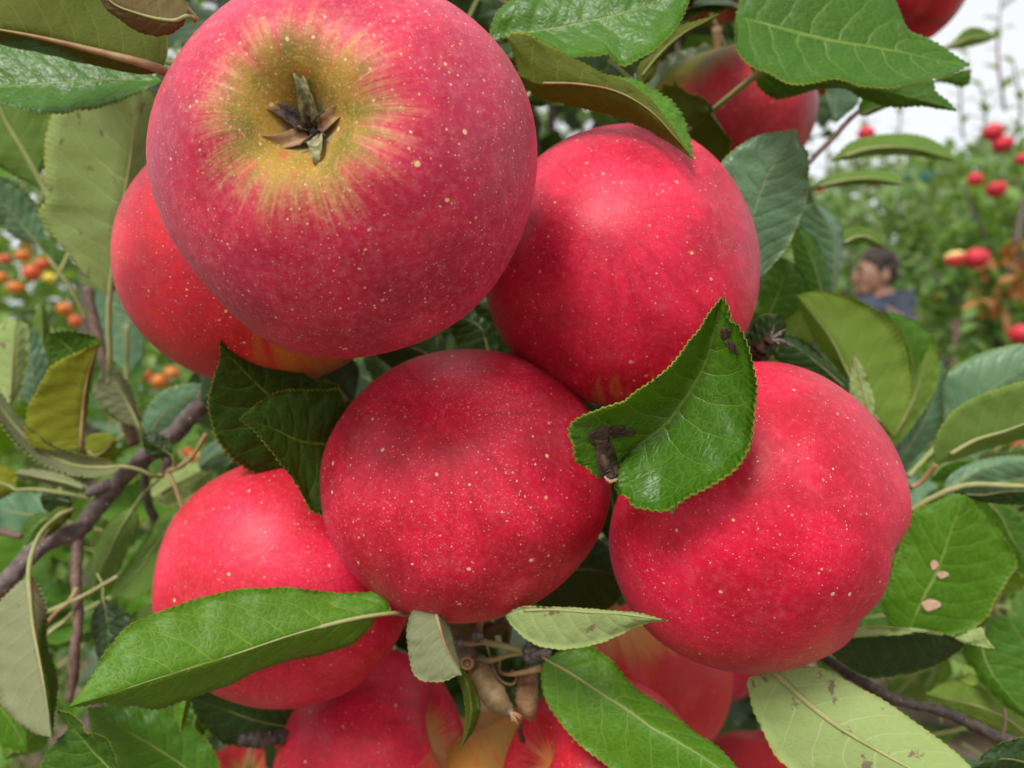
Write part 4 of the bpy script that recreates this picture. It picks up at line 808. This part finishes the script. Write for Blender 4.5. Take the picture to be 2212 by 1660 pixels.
TL([(2120, 1075), (2160, 1110), (2190, 1170), (2250, 1240)], [(2150, 1080), (2200, 1110), (2240, 1180)], [(2110, 1110), (2150, 1180), (2200, 1240)], .30, .30, .002, .003, 'T', 'U', tooth=2)
r15 = TL([(1962, 1368), (1992, 1295), (2022, 1240), (2042, 1180), (2060, 1130), (2086, 1072)], [(1930, 1362), (1915, 1335), (1905, 1295), (1925, 1240), (1955, 1160), (1972, 1110), (2020, 1085), (2060, 1068)], [(2035, 1382), (2072, 1366), (2110, 1355), (2135, 1327), (2150, 1287), (2176, 1245), (2192, 1217), (2182, 1187), (2165, 1157), (2147, 1130), (2122, 1105), (2100, 1080)], .262, .255, .004, .004, 'TB', 'U', tooth=3, petr=3, label='bright green leaf with three tan scars right of the right apple')
for (x, y, a, b) in ((2018, 1222, 9, 11), (2036, 1243, 14, 8), (2011, 1309, 22, 13)):
    patch(r15, [(x-a, y-b*.3), (x-a*.3, y-b), (x+a*.6, y-b*.8), (x+a, y), (x+a*.4, y+b*.6), (x-a*.4, y+b)], .2545, M_HOLE, 'tan_scar', bulge=-.0002)
TL([(1790, 1385), (1860, 1372), (1935, 1370), (1997, 1372), (2060, 1382), (2085, 1392)], [(1845, 1355), (1935, 1357), (1997, 1361), (2060, 1376)], [(1798, 1415), (1835, 1445), (1880, 1467), (1935, 1465), (2010, 1445), (2052, 1420), (2078, 1398)], .238, .236, -.002, .010, 'TD', 'UP', tooth=2.5, label='dark folded leaf with pale rim below the right apple', petr=2)
TL([(1840, 1378), (1900, 1364), (1960, 1360), (2040, 1373)], [(1860, 1354), (1935, 1355), (1997, 1361)], [(1880, 1377), (1930, 1372), (1990, 1367)], .234, .232, 0, 0, 'UP', 'TD', tooth=0, rib=False, name='leaf_fold')
TL([(2062, 1379), (2090, 1375), (2118, 1382), (2149, 1402)], [(2095, 1366), (2122, 1356), (2132, 1378)], [(2085, 1391), (2115, 1397)], .233, .23, 0, 0, 'UP', 'TD', tooth=1, rib=False, name='leaf_fold')
TL([(1672, 1452), (1710, 1487), (1742, 1522), (1785, 1552), (1847, 1595), (1897, 1622), (1960, 1657), (2140, 1760)], [(1700, 1440), (1760, 1441), (1810, 1462), (1860, 1490), (1910, 1515), (1972, 1557), (2035, 1602), (2085, 1645), (2125, 1700)], [(1618, 1468), (1620, 1500), (1628, 1535), (1656, 1595), (1672, 1627), (1705, 1660), (1850, 1745), (2000, 1790)], .208, .182, .003, .006, 'UP', 'T', petr=7, petmat=M_PET, tooth=2.2, teeth=20, pet=[(1655, 1435, .214), (1640, 1415, .225)], label='large pale green leaf underside with purplish spots in the bottom right')
TL([(2150, 1330), (2120, 1370), (2140, 1450), (2230, 1560)], [(2180, 1340), (2230, 1420), (2250, 1500)], [(2080, 1395), (2100, 1450), (2160, 1520)], .28, .275, .002, .004, 'T', 'U', tooth=2.5)
TL([(2230, 1600), (2170, 1550), (2090, 1520), (2000, 1500)], [(2210, 1540), (2130, 1490), (2060, 1470)], [(2200, 1590), (2120, 1560), (2050, 1530)], .29, .285, .002, .004, 'UL', 'T', tooth=2)
TL([(2290, 1690), (2220, 1650), (2160, 1640), (2100, 1660)], [(2250, 1600), (2190, 1595), (2140, 1615)], [(2240, 1700), (2180, 1690), (2120, 1680)], .22, .22, .002, .004, 'TD', 'U', tooth=2.5)
TL([(2080, 1445), (2092, 1450), (2105, 1462), (2112, 1478)], [(2085, 1438), (2105, 1448)], [(2080, 1470), (2095, 1480)], .27, .27, 0, 0, 'UL', 'T', tooth=1, rib=False)
# ---- small leaves among the apples
TL([(1120, 520), (1150, 500), (1175, 500), (1202, 514)], [(1130, 470), (1160, 440), (1180, 470)], [(1140, 522), (1170, 516)], .222, .215, 0, 0, 'TB', 'U', tooth=2, rib=False)
TL([(1140, 1250), (1200, 1240), (1270, 1230), (1360, 1250)], [(1150, 1180), (1230, 1150), (1320, 1180)], [(1170, 1320), (1240, 1330), (1320, 1310)], .28, .27, .003, .006, 'TD', 'U', tooth=2)
TL([(1181, 1426), (1201, 1437), (1256, 1470), (1313, 1507), (1356, 1532), (1406, 1570), (1456, 1597), (1506, 1627), (1546, 1655), (1630, 1715)],
   [(1193, 1417), (1218, 1404), (1276, 1397), (1296, 1410), (1326, 1430), (1348, 1460), (1381, 1492), (1423, 1520), (1468, 1555), (1506, 1585), (1543, 1607), (1581, 1645), (1610, 1680)],
   [(1171, 1445), (1170, 1477), (1181, 1517), (1198, 1545), (1218, 1572), (1256, 1615), (1293, 1642), (1316, 1662), (1400, 1730), (1520, 1760)],
   .222, .200, .008, .002, 'TB', 'U', pet=[(1170, 1418, .226), (1150, 1412, .235)], petr=3.6, tooth=3, teeth=17, label='smooth green leaf at the bottom right of the woody spur', curl=-.002)
TL([(1092, 1330), (1156, 1315), (1231, 1321), (1306, 1325), (1381, 1331), (1443, 1342)], [(1130, 1310), (1200, 1312), (1300, 1318), (1380, 1327)], [(1106, 1352), (1136, 1380), (1166, 1396), (1206, 1402), (1256, 1399), (1293, 1390), (1331, 1377), (1376, 1357), (1413, 1345)], .205, .182, .001, .003, 'UP', 'T', petr=3, tooth=2, label='pale pointed leaf underside below the middle apple')
TL([(937, 1310), (948, 1347), (958, 1384), (976, 1423), (998, 1458)], [(914, 1300), (889, 1324), (880, 1356), (881, 1393), (887, 1439), (896, 1464), (921, 1474), (958, 1472), (985, 1460)], [(955, 1325), (975, 1365), (985, 1400), (996, 1440)], .205, .196, .002, .006, 'UG', 'TD', petr=4.5, petmat=M_PETR, tooth=2.2, label='small rounded grey green leaf hanging left of the woody spur')
TL([(994, 1445), (1010, 1480), (1018, 1530), (1012, 1575), (998, 1613)], [(988, 1465), (1000, 1500), (1006, 1545), (1003, 1580)], [(1015, 1465), (1034, 1500), (1038, 1535), (1022, 1580)], .198, .20, .003, .004, 'UO', 'T', tooth=1.5, rib=False, label='narrow twisted olive leaf tip hanging down from the spur')
# ---- woody spur with buds
sp = pxtube('fruiting_spur', [(1035, 1330, .262), (1000, 1370, .25), (1000, 1405, .243), (1020, 1428, .24), (1045, 1440, .24)], [26, 27, 26, 24, 18], M_SPUR, tree, rough=.35, seg=18, n=50)
sp['label'] = 'knobbly woody fruiting spur under the middle apple'
def lump(name, x, y, d, r, mat, par, sc=(1, 1, 1), seed=0, amp=.25, fr=2.2):
    V = []; Fc = []; c = P(x, y, d); R = r*d/F
    for i in range(15):
        for k in range(20):
            t = math.pi*i/14; ph = 2*math.pi*k/20
            v = Vector((math.sin(t)*math.cos(ph)*sc[0], math.sin(t)*math.sin(ph)*sc[1], math.cos(t)*sc[2]))
            V.append(c+v*R*(1+amp*noise.noise(v*fr+Vector((seed, 0, 0)))+amp*.5*noise.noise(v*fr*3)))
    for i in range(14):
        for k in range(20): Fc.append((i*20+k, (i+1)*20+k, (i+1)*20+(k+1) % 20, i*20+(k+1) % 20))
    return wobj(name, V, Fc, [mat], par, c)
lump('bud', 990, 1391, .232, 15, M_BUD, sp, seed=1)
lump('bud', 1031, 1374, .230, 12.5, M_BUD, sp, seed=2)
lump('bud', 1038, 1429, .232, 13, M_SPUR, sp, seed=3)
bd = lump('bud', 1150, 1412, .228, 22, M_BUD, sp, (1, 1, .9), seed=4, amp=.35)
for k in range(9):
    a = -.5+k*.12; pxtube('bud', [(1158, 1411, .226), (1174, 1412+math.sin(a)*14, .2245), (1190+random.uniform(-6, 5), 1414+math.sin(a)*22, .224)], [5, 3.5, 1], M_BUD, sp, seg=6)
# leaf scar ring
V = []; Fc = []; c = P(1009, 1433, .2255)
for i in range(24):
    a = 2*math.pi*i/24
    for k in range(8):
        b = 2*math.pi*k/8; rr = (12+3.4*math.cos(b))*.2255/F
        V.append(c+Vector((math.cos(a)*rr, 3.4*math.sin(b)*.2255/F, math.sin(a)*rr)))
for i in range(24):
    for k in range(8): Fc.append((i*8+k, ((i+1) % 24)*8+k, ((i+1) % 24)*8+(k+1) % 8, i*8+(k+1) % 8))
wobj('leaf_scar', V, Fc, [M_TAN], sp, c)
lump('leaf_scar', 1009, 1434, .227, 9, M_TAN, sp, seed=7, amp=.4)
q = pxtube('bourse', [(1028, 1432, .236), (1042, 1462, .228), (1058, 1492, .224), (1080, 1518, .222), (1102, 1540, .222)], [20, 24, 27, 27, 12], M_SWELL, tree, rough=.16, seg=18, n=50)
q['label'] = 'swollen tan brown knob pointing down right'
lump('bud', 1103, 1538, .2185, 8, M_BUD, q, seed=9)
for k, (x, y) in enumerate([(1112, 1562), (1119, 1566), (1124, 1553), (1127, 1548), (1106, 1560), (1116, 1548)]):
    pxtube('dry_sepal', [(1103, 1540, .2175), ((1103+x)/2+1, (1540+y)/2-2, .217), (x, y, .2165)], [3.2, 2.4, .8], M_TAN, q, seg=6)
q = pxtube('bourse', [(1142, 1450, .243), (1140, 1480, .238), (1138, 1515, .236), (1146, 1545, .237), (1150, 1556, .238)], [14, 22, 25, 19, 5], M_TAN, tree, rough=.25, seg=16, n=40)
q['label'] = 'dried tan husk hanging right of the swollen knob'
TW([(1127, 1566, .23), (1124, 1578, .23), (1126, 1592, .232), (1132, 1604, .236)], [4, 5, 7, 3], M_DEAD, 'dry_sepal')
TW([(1040, 1387, .236), (1052, 1389, .2345), (1088, 1396, .231), (1140, 1408, .229)], [6, 8, 7, 6.5], M_PET, 'fruit_stalk', rough=.05)
TW([(1000, 1390, .234), (1028, 1391, .234), (1052, 1385, .2345)], [7, 5, 6], M_PETR, 'fruit_stalk', rough=.1)
TW([(1040, 1430, .232), (1070, 1425, .231), (1100, 1416, .23), (1140, 1411, .229)], [8, 5.5, 5, 5], M_PETR, 'fruit_stalk', rough=.1)
TW([(1033, 1374, .2305), (1036, 1350, .236), (1038, 1325, .245), (1040, 1300, .252)], [7, 7, 6.5, 6], M_PETR, 'fruit_stalk', rough=.05)
TW([(1052, 1395, .236), (1060, 1425, .2345), (1070, 1455, .233), (1088, 1475, .232), (1108, 1478, .232), (1115, 1462, .2335), (1105, 1448, .235)], [2.6, 2.6, 3, 3, 3, 3, 3], M_TAN, 'fruit_stalk', n=50)
TW([(1080, 1425, .238), (1078, 1448, .234), (1092, 1457, .231), (1120, 1455, .229), (1170, 1444, .227)], [3, 4, 4.5, 6, 8], M_TAN, 'fruit_stalk', n=40)
TL([(950, 1325), (980, 1340), (1010, 1352), (1045, 1365)], [(960, 1318), (1000, 1325), (1035, 1345)], [(965, 1345), (990, 1368), (1020, 1380)], .240, .236, .001, .003, 'UB', 'UB', tooth=0, rib=False)
TL([(1045, 1370), (1075, 1352), (1100, 1365), (1098, 1405)], [(1040, 1352), (1075, 1340), (1105, 1352)], [(1055, 1385), (1080, 1372), (1085, 1395)], .242, .238, .004, .004, 'UB', 'UB', tooth=0, rib=False)

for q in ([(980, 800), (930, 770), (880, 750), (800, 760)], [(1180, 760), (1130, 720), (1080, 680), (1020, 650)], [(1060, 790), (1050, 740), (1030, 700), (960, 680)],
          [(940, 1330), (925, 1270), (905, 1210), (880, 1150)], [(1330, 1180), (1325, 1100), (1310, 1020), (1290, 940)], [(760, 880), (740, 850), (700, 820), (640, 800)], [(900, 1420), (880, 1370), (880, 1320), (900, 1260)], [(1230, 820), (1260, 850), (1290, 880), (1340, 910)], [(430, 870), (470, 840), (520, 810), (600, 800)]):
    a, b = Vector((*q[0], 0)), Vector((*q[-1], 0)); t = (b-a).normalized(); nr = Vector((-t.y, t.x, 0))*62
    TL(q, [(p[0]+nr.x, p[1]+nr.y) for p in q[1:3]], [(p[0]-nr.x, p[1]-nr.y) for p in q[1:3]], .295, .29, .003, .004, 'TD', 'UO', tooth=2)  # dark leaves added so the gaps between apples look shaded
# ---- free leaves filling the crown behind the traced ones
def scatter(n, x0, x1, y0, y1, d0, d1, size, protos, seed, up=.7):
    r = random.Random(seed)
    for k in range(n):
        d = r.uniform(d0, d1); p = P(r.uniform(x0, x1), r.uniform(y0, y1), d)
        if any((p-a[0]).length < a[1]+.012 for a in APPLES[:17]): continue
        di = Vector((r.gauss(0, .8), r.gauss(.1, .5), r.gauss(-.1, .7))).normalized()
        pos = p+di*size
        if any((p+di*size*q-a[0]).length < a[1]+.008 for a in APPLES[:17] for q in (-.4, -.2, .5, 1.0)): continue
        nn = Vector((r.gauss(0, .5), r.gauss(-.6, .5), r.gauss(up, .4)))
        free_leaf(tree, p, size*r.uniform(.7, 1.15), di, nn, protos)
scatter(48, -60, 520, 150, 1000, .40, .75, .062, PROTO, 1)
scatter(52, -60, 520, 1000, 1750, .36, .70, .062, PROTO, 2)
scatter(26, 1990, 2300, 900, 1150, .40, .75, .062, PROTO, 3)
scatter(46, 1700, 2300, 1100, 1750, .33, .65, .062, PROTO, 4)
scatter(50, 1000, 1780, -300, 230, .27, .48, .065, PDARK, 5)  # dark leaves added to deepen the crown shade
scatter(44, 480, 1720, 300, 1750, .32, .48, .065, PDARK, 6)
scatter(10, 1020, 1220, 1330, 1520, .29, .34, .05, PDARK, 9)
scatter(14, 120, 480, -60, 240, .26, .40, .062, PDARK, 7)

# ================================================================== TEAL CANOPY far away
V = []; Fc = []; c = P(1986, 384, 6.0); w, h = .09, .10
tc = empty('canopy', (c.x, 6.0, 0), 'small peaked teal canopy far away above the leaves', 'canopy')
for k, (a, b) in enumerate(((-1, -1), (1, -1), (1, 1), (-1, 1))): V.append(c+Vector((a*w, b*w, .02)))
V.append(c+Vector((-.03, 0, h)))
for k, (a, b) in enumerate(((-1, -1), (1, -1), (1, 1), (-1, 1))): V.append(c+Vector((a*w, b*w, -.02)))
wobj('roof', V, [(0, 1, 4), (1, 2, 4), (2, 3, 4), (3, 0, 4), (0, 5, 6, 1), (1, 6, 7, 2), (2, 7, 8, 3), (3, 8, 5, 0)], [simple('teal_cloth', (.01, .11, .14), (.02, .17, .20), 5)], tc, c, smooth=False)
for a, b in ((-1, -1), (1, -1), (1, 1), (-1, 1)):
    tube('pole', [Vector((c.x+a*w, 6+b*w, 0)), Vector((c.x+a*w, 6+b*w, c.z))], .006, M_TWIG, tc, seg=6)

# ================================================================== PERSON
def skin_obj(name, joints, edges, mat, parent, lv=2):
    keys = list(joints); me = bpy.data.meshes.new(name); o0 = ORG[parent.name]
    me.from_pydata([tuple(Vector(joints[k][0])-o0) for k in keys], [(keys.index(a), keys.index(b)) for a, b in edges], [])
    o = bpy.data.objects.new(name, me); COL.objects.link(o); o.parent = parent
    o.modifiers.new('skin', 'SKIN'); 
    for i, k in enumerate(keys):
        r = joints[k][1]; r = (r, r) if not isinstance(r, tuple) else r
        me.skin_vertices[0].data[i].radius = r; me.skin_vertices[0].data[i].use_root = (i == 0)
    sb = o.modifiers.new('sub', 'SUBSURF'); sb.levels = lv; sb.render_levels = lv
    me.materials.append(mat); ORG[o.name] = o0
    return o
M_SKINP = simple('skin_tone', (.28, .15, .10), (.36, .20, .14), 20, .5, .1, .001)
M_HAIR = simple('dark_hair', (.022, .014, .012), (.06, .040, .034), 90, .6, .8, .003)
M_SHIRT = simple('blue_grey_shirt', (.045, .055, .085), (.075, .09, .13), 25, .85, .4, .004)
M_TROU = simple('dark_trousers', (.03, .032, .04), (.05, .052, .06), 25, .85, .4, .004)
D = 4.0; hd = P(1886, 590, D)          # head centre
per = empty('person', (hd.x+.12, D+.02, 0), 'person with short dark hair and blue grey shirt looking down left', 'person')
X, Y, Z = hd
J = {'pelvis': ((X+.16, Y+.02, .95), (.15, .11)), 'waist': ((X+.15, Y+.02, 1.10), (.13, .10)), 'chest': ((X+.12, Y+.01, Z-.28), (.165, .115)),
 'upper': ((X+.075, Y+.02, Z-.165), (.13, .085)), 'neck': ((X+.045, Y+.01, Z-.10), .050), 'skull0': ((X+.01, Y, Z-.045), (.070, .062)), 'skull1': ((X+.008, Y, Z+.045), (.084, .074)), 'crown': ((X+.012, Y, Z+.085), (.06, .055)),
 'shL': ((X-.055, Y-.06, Z-.175), .056), 'elL': ((X-.11, Y-.20, Z-.46), .042), 'wrL': ((X-.24, Y-.16, Z-.36), .028), 'haL': ((X-.31, Y-.14, Z-.32), (.035, .02)),
 'shR': ((X+.185, Y+.10, Z-.18), .060), 'elR': ((X+.24, Y+.20, Z-.52), .042), 'wrR': ((X+.12, Y+.14, Z-.70), .028), 'haR': ((X+.06, Y+.12, Z-.76), (.035, .02)),
 'hipL': ((X+.12, Y-.08, .88), .085), 'knL': ((X+.10, Y-.10, .48), .058), 'anL': ((X+.14, Y-.10, .08), .042), 'toL': ((X+.0, Y-.11, .04), .036),
 'hipR': ((X+.20, Y+.10, .88), .085), 'knR': ((X+.18, Y+.12, .48), .058), 'anR': ((X+.22, Y+.12, .08), .042), 'toR': ((X+.09, Y+.13, .04), .036)}
E = [('pelvis', 'waist'), ('waist', 'chest'), ('chest', 'upper'), ('upper', 'neck'), ('neck', 'skull0'), ('skull0', 'skull1'), ('skull1', 'crown'), ('upper', 'shL'), ('shL', 'elL'), ('elL', 'wrL'), ('wrL', 'haL'),
     ('upper', 'shR'), ('shR', 'elR'), ('elR', 'wrR'), ('wrR', 'haR'), ('pelvis', 'hipL'), ('hipL', 'knL'), ('knL', 'anL'), ('anL', 'toL'), ('pelvis', 'hipR'), ('hipR', 'knR'), ('knR', 'anR'), ('anR', 'toR')]
body = skin_obj('body', J, E, M_SKINP, per)
for nm, p, s_ in (('wrL', 'haL', -1), ('wrR', 'haR', 1)):        # five fingers on each hand
    b = Vector(J[p][0]); dr = (b-Vector(J[nm][0])).normalized(); sd = dr.cross(Vector((0, 1, 0))).normalized()
    for k, (off, ln) in enumerate(((-.028, .05), (-.01, .075), (.004, .08), (.018, .075), (.03, .06))):
        a = b+sd*off*.9; tube('finger', [a-dr*.02, a+dr*ln*.5+Vector((0, 0, .003)), a+dr*ln+Vector((0, -.01, -.015))], [.009, .008, .006], M_SKINP, body, seg=7)
# face: looks to the left (-x) and down
def blob(name, c, r, mat, par, n=16, warp=0, cut=None):
    V = []; Fc = []
    for i in range(n+1):
        for k in range(n*2):
            t = math.pi*i/n; ph = math.pi*k/n
            v = Vector((math.sin(t)*math.cos(ph)*r[0], math.sin(t)*math.sin(ph)*r[1], math.cos(t)*r[2]))
            V.append(Vector(c)+v*(1+warp*noise.noise(v*40)))
    for i in range(n):
        for k in range(n*2): Fc.append((i*2*n+k, (i+1)*2*n+k, (i+1)*2*n+(k+1) % (2*n), i*2*n+(k+1) % (2*n)))
    return wobj(name, V, Fc, [mat], par, c)
Fh = [blob('face', (X-.024, Y-.004, Z-.018), (.068, .066, .096), M_SKINP, per)]
blob('jaw', (X-.048, Y-.004, Z-.088), (.040, .044, .030), M_SKINP, Fh[0])
tube('nose', [Vector((X-.083, Y-.006, Z+.012)), Vector((X-.093, Y-.008, Z-.018)), Vector((X-.100, Y-.009, Z-.040)), Vector((X-.094, Y-.007, Z-.047))], [.008, .011, .014, .012], M_SKINP, Fh[0], seg=10)
blob('lips', (X-.080, Y-.006, Z-.068), (.014, .026, .009), simple('lip', (.40, .13, .10), (.45, .16, .12), 20), Fh[0], 8)
for yy in (-.036, .026):
    blob('eye', (X-.080, Y+yy, Z+.006), (.010, .014, .006), M_HAIR, Fh[0], 8)
    blob('eyebrow', (X-.084, Y+yy, Z+.026), (.008, .021, .0045), M_HAIR, Fh[0], 8)
for yy in (-1, 1): blob('ear', (X+.030, Y+yy*.070, Z-.020), (.020, .010, .034), M_SKINP, Fh[0], 10)
hair = blob('hair', (X+.024, Y, Z+.052), (.092, .082, .070), M_HAIR, per, 24, .25)
blob('hair_back', (X+.056, Y, Z+.005), (.058, .074, .076), M_HAIR, hair, 20, .25)
for yy in (-1, 1): blob('sideburn', (X+.010, Y+yy*.062, Z+.018), (.024, .016, .034), M_HAIR, hair, 10, .2)
SJ = {k: (J[k][0], tuple(v+.024 for v in (J[k][1] if isinstance(J[k][1], tuple) else (J[k][1], J[k][1])))) for k in ('chest', 'waist', 'pelvis', 'upper', 'shL', 'shR')}
SJ['slL'] = ((X-.075, Y-.12, Z-.31), (.062, .062)); SJ['slR'] = ((X+.215, Y+.14, Z-.34), (.062, .062)); SJ['pelvis'] = ((X+.16, Y+.02, .90), (.165, .125))
SJ['upper'] = ((X+.10, Y+.02, Z-.19), (.150, .112))
skin_obj('shirt', SJ, [('chest', 'waist'), ('waist', 'pelvis'), ('chest', 'upper'), ('upper', 'shL'), ('shL', 'slL'), ('upper', 'shR'), ('shR', 'slR')], M_SHIRT, per)
TJ = {'pelvis': ((X+.16, Y+.02, .93), (.155, .115))}
for sx in 'LR':
    for k in ('hip', 'kn', 'an'): TJ[k+sx] = (J[k+sx][0], (J[k+sx][1]+.016,)*2)
skin_obj('trousers', TJ, [('pelvis', 'hipL'), ('hipL', 'knL'), ('knL', 'anL'), ('pelvis', 'hipR'), ('hipR', 'knR'), ('knR', 'anR')], M_TROU, per)
print('OBJECTS', len(bpy.data.objects))
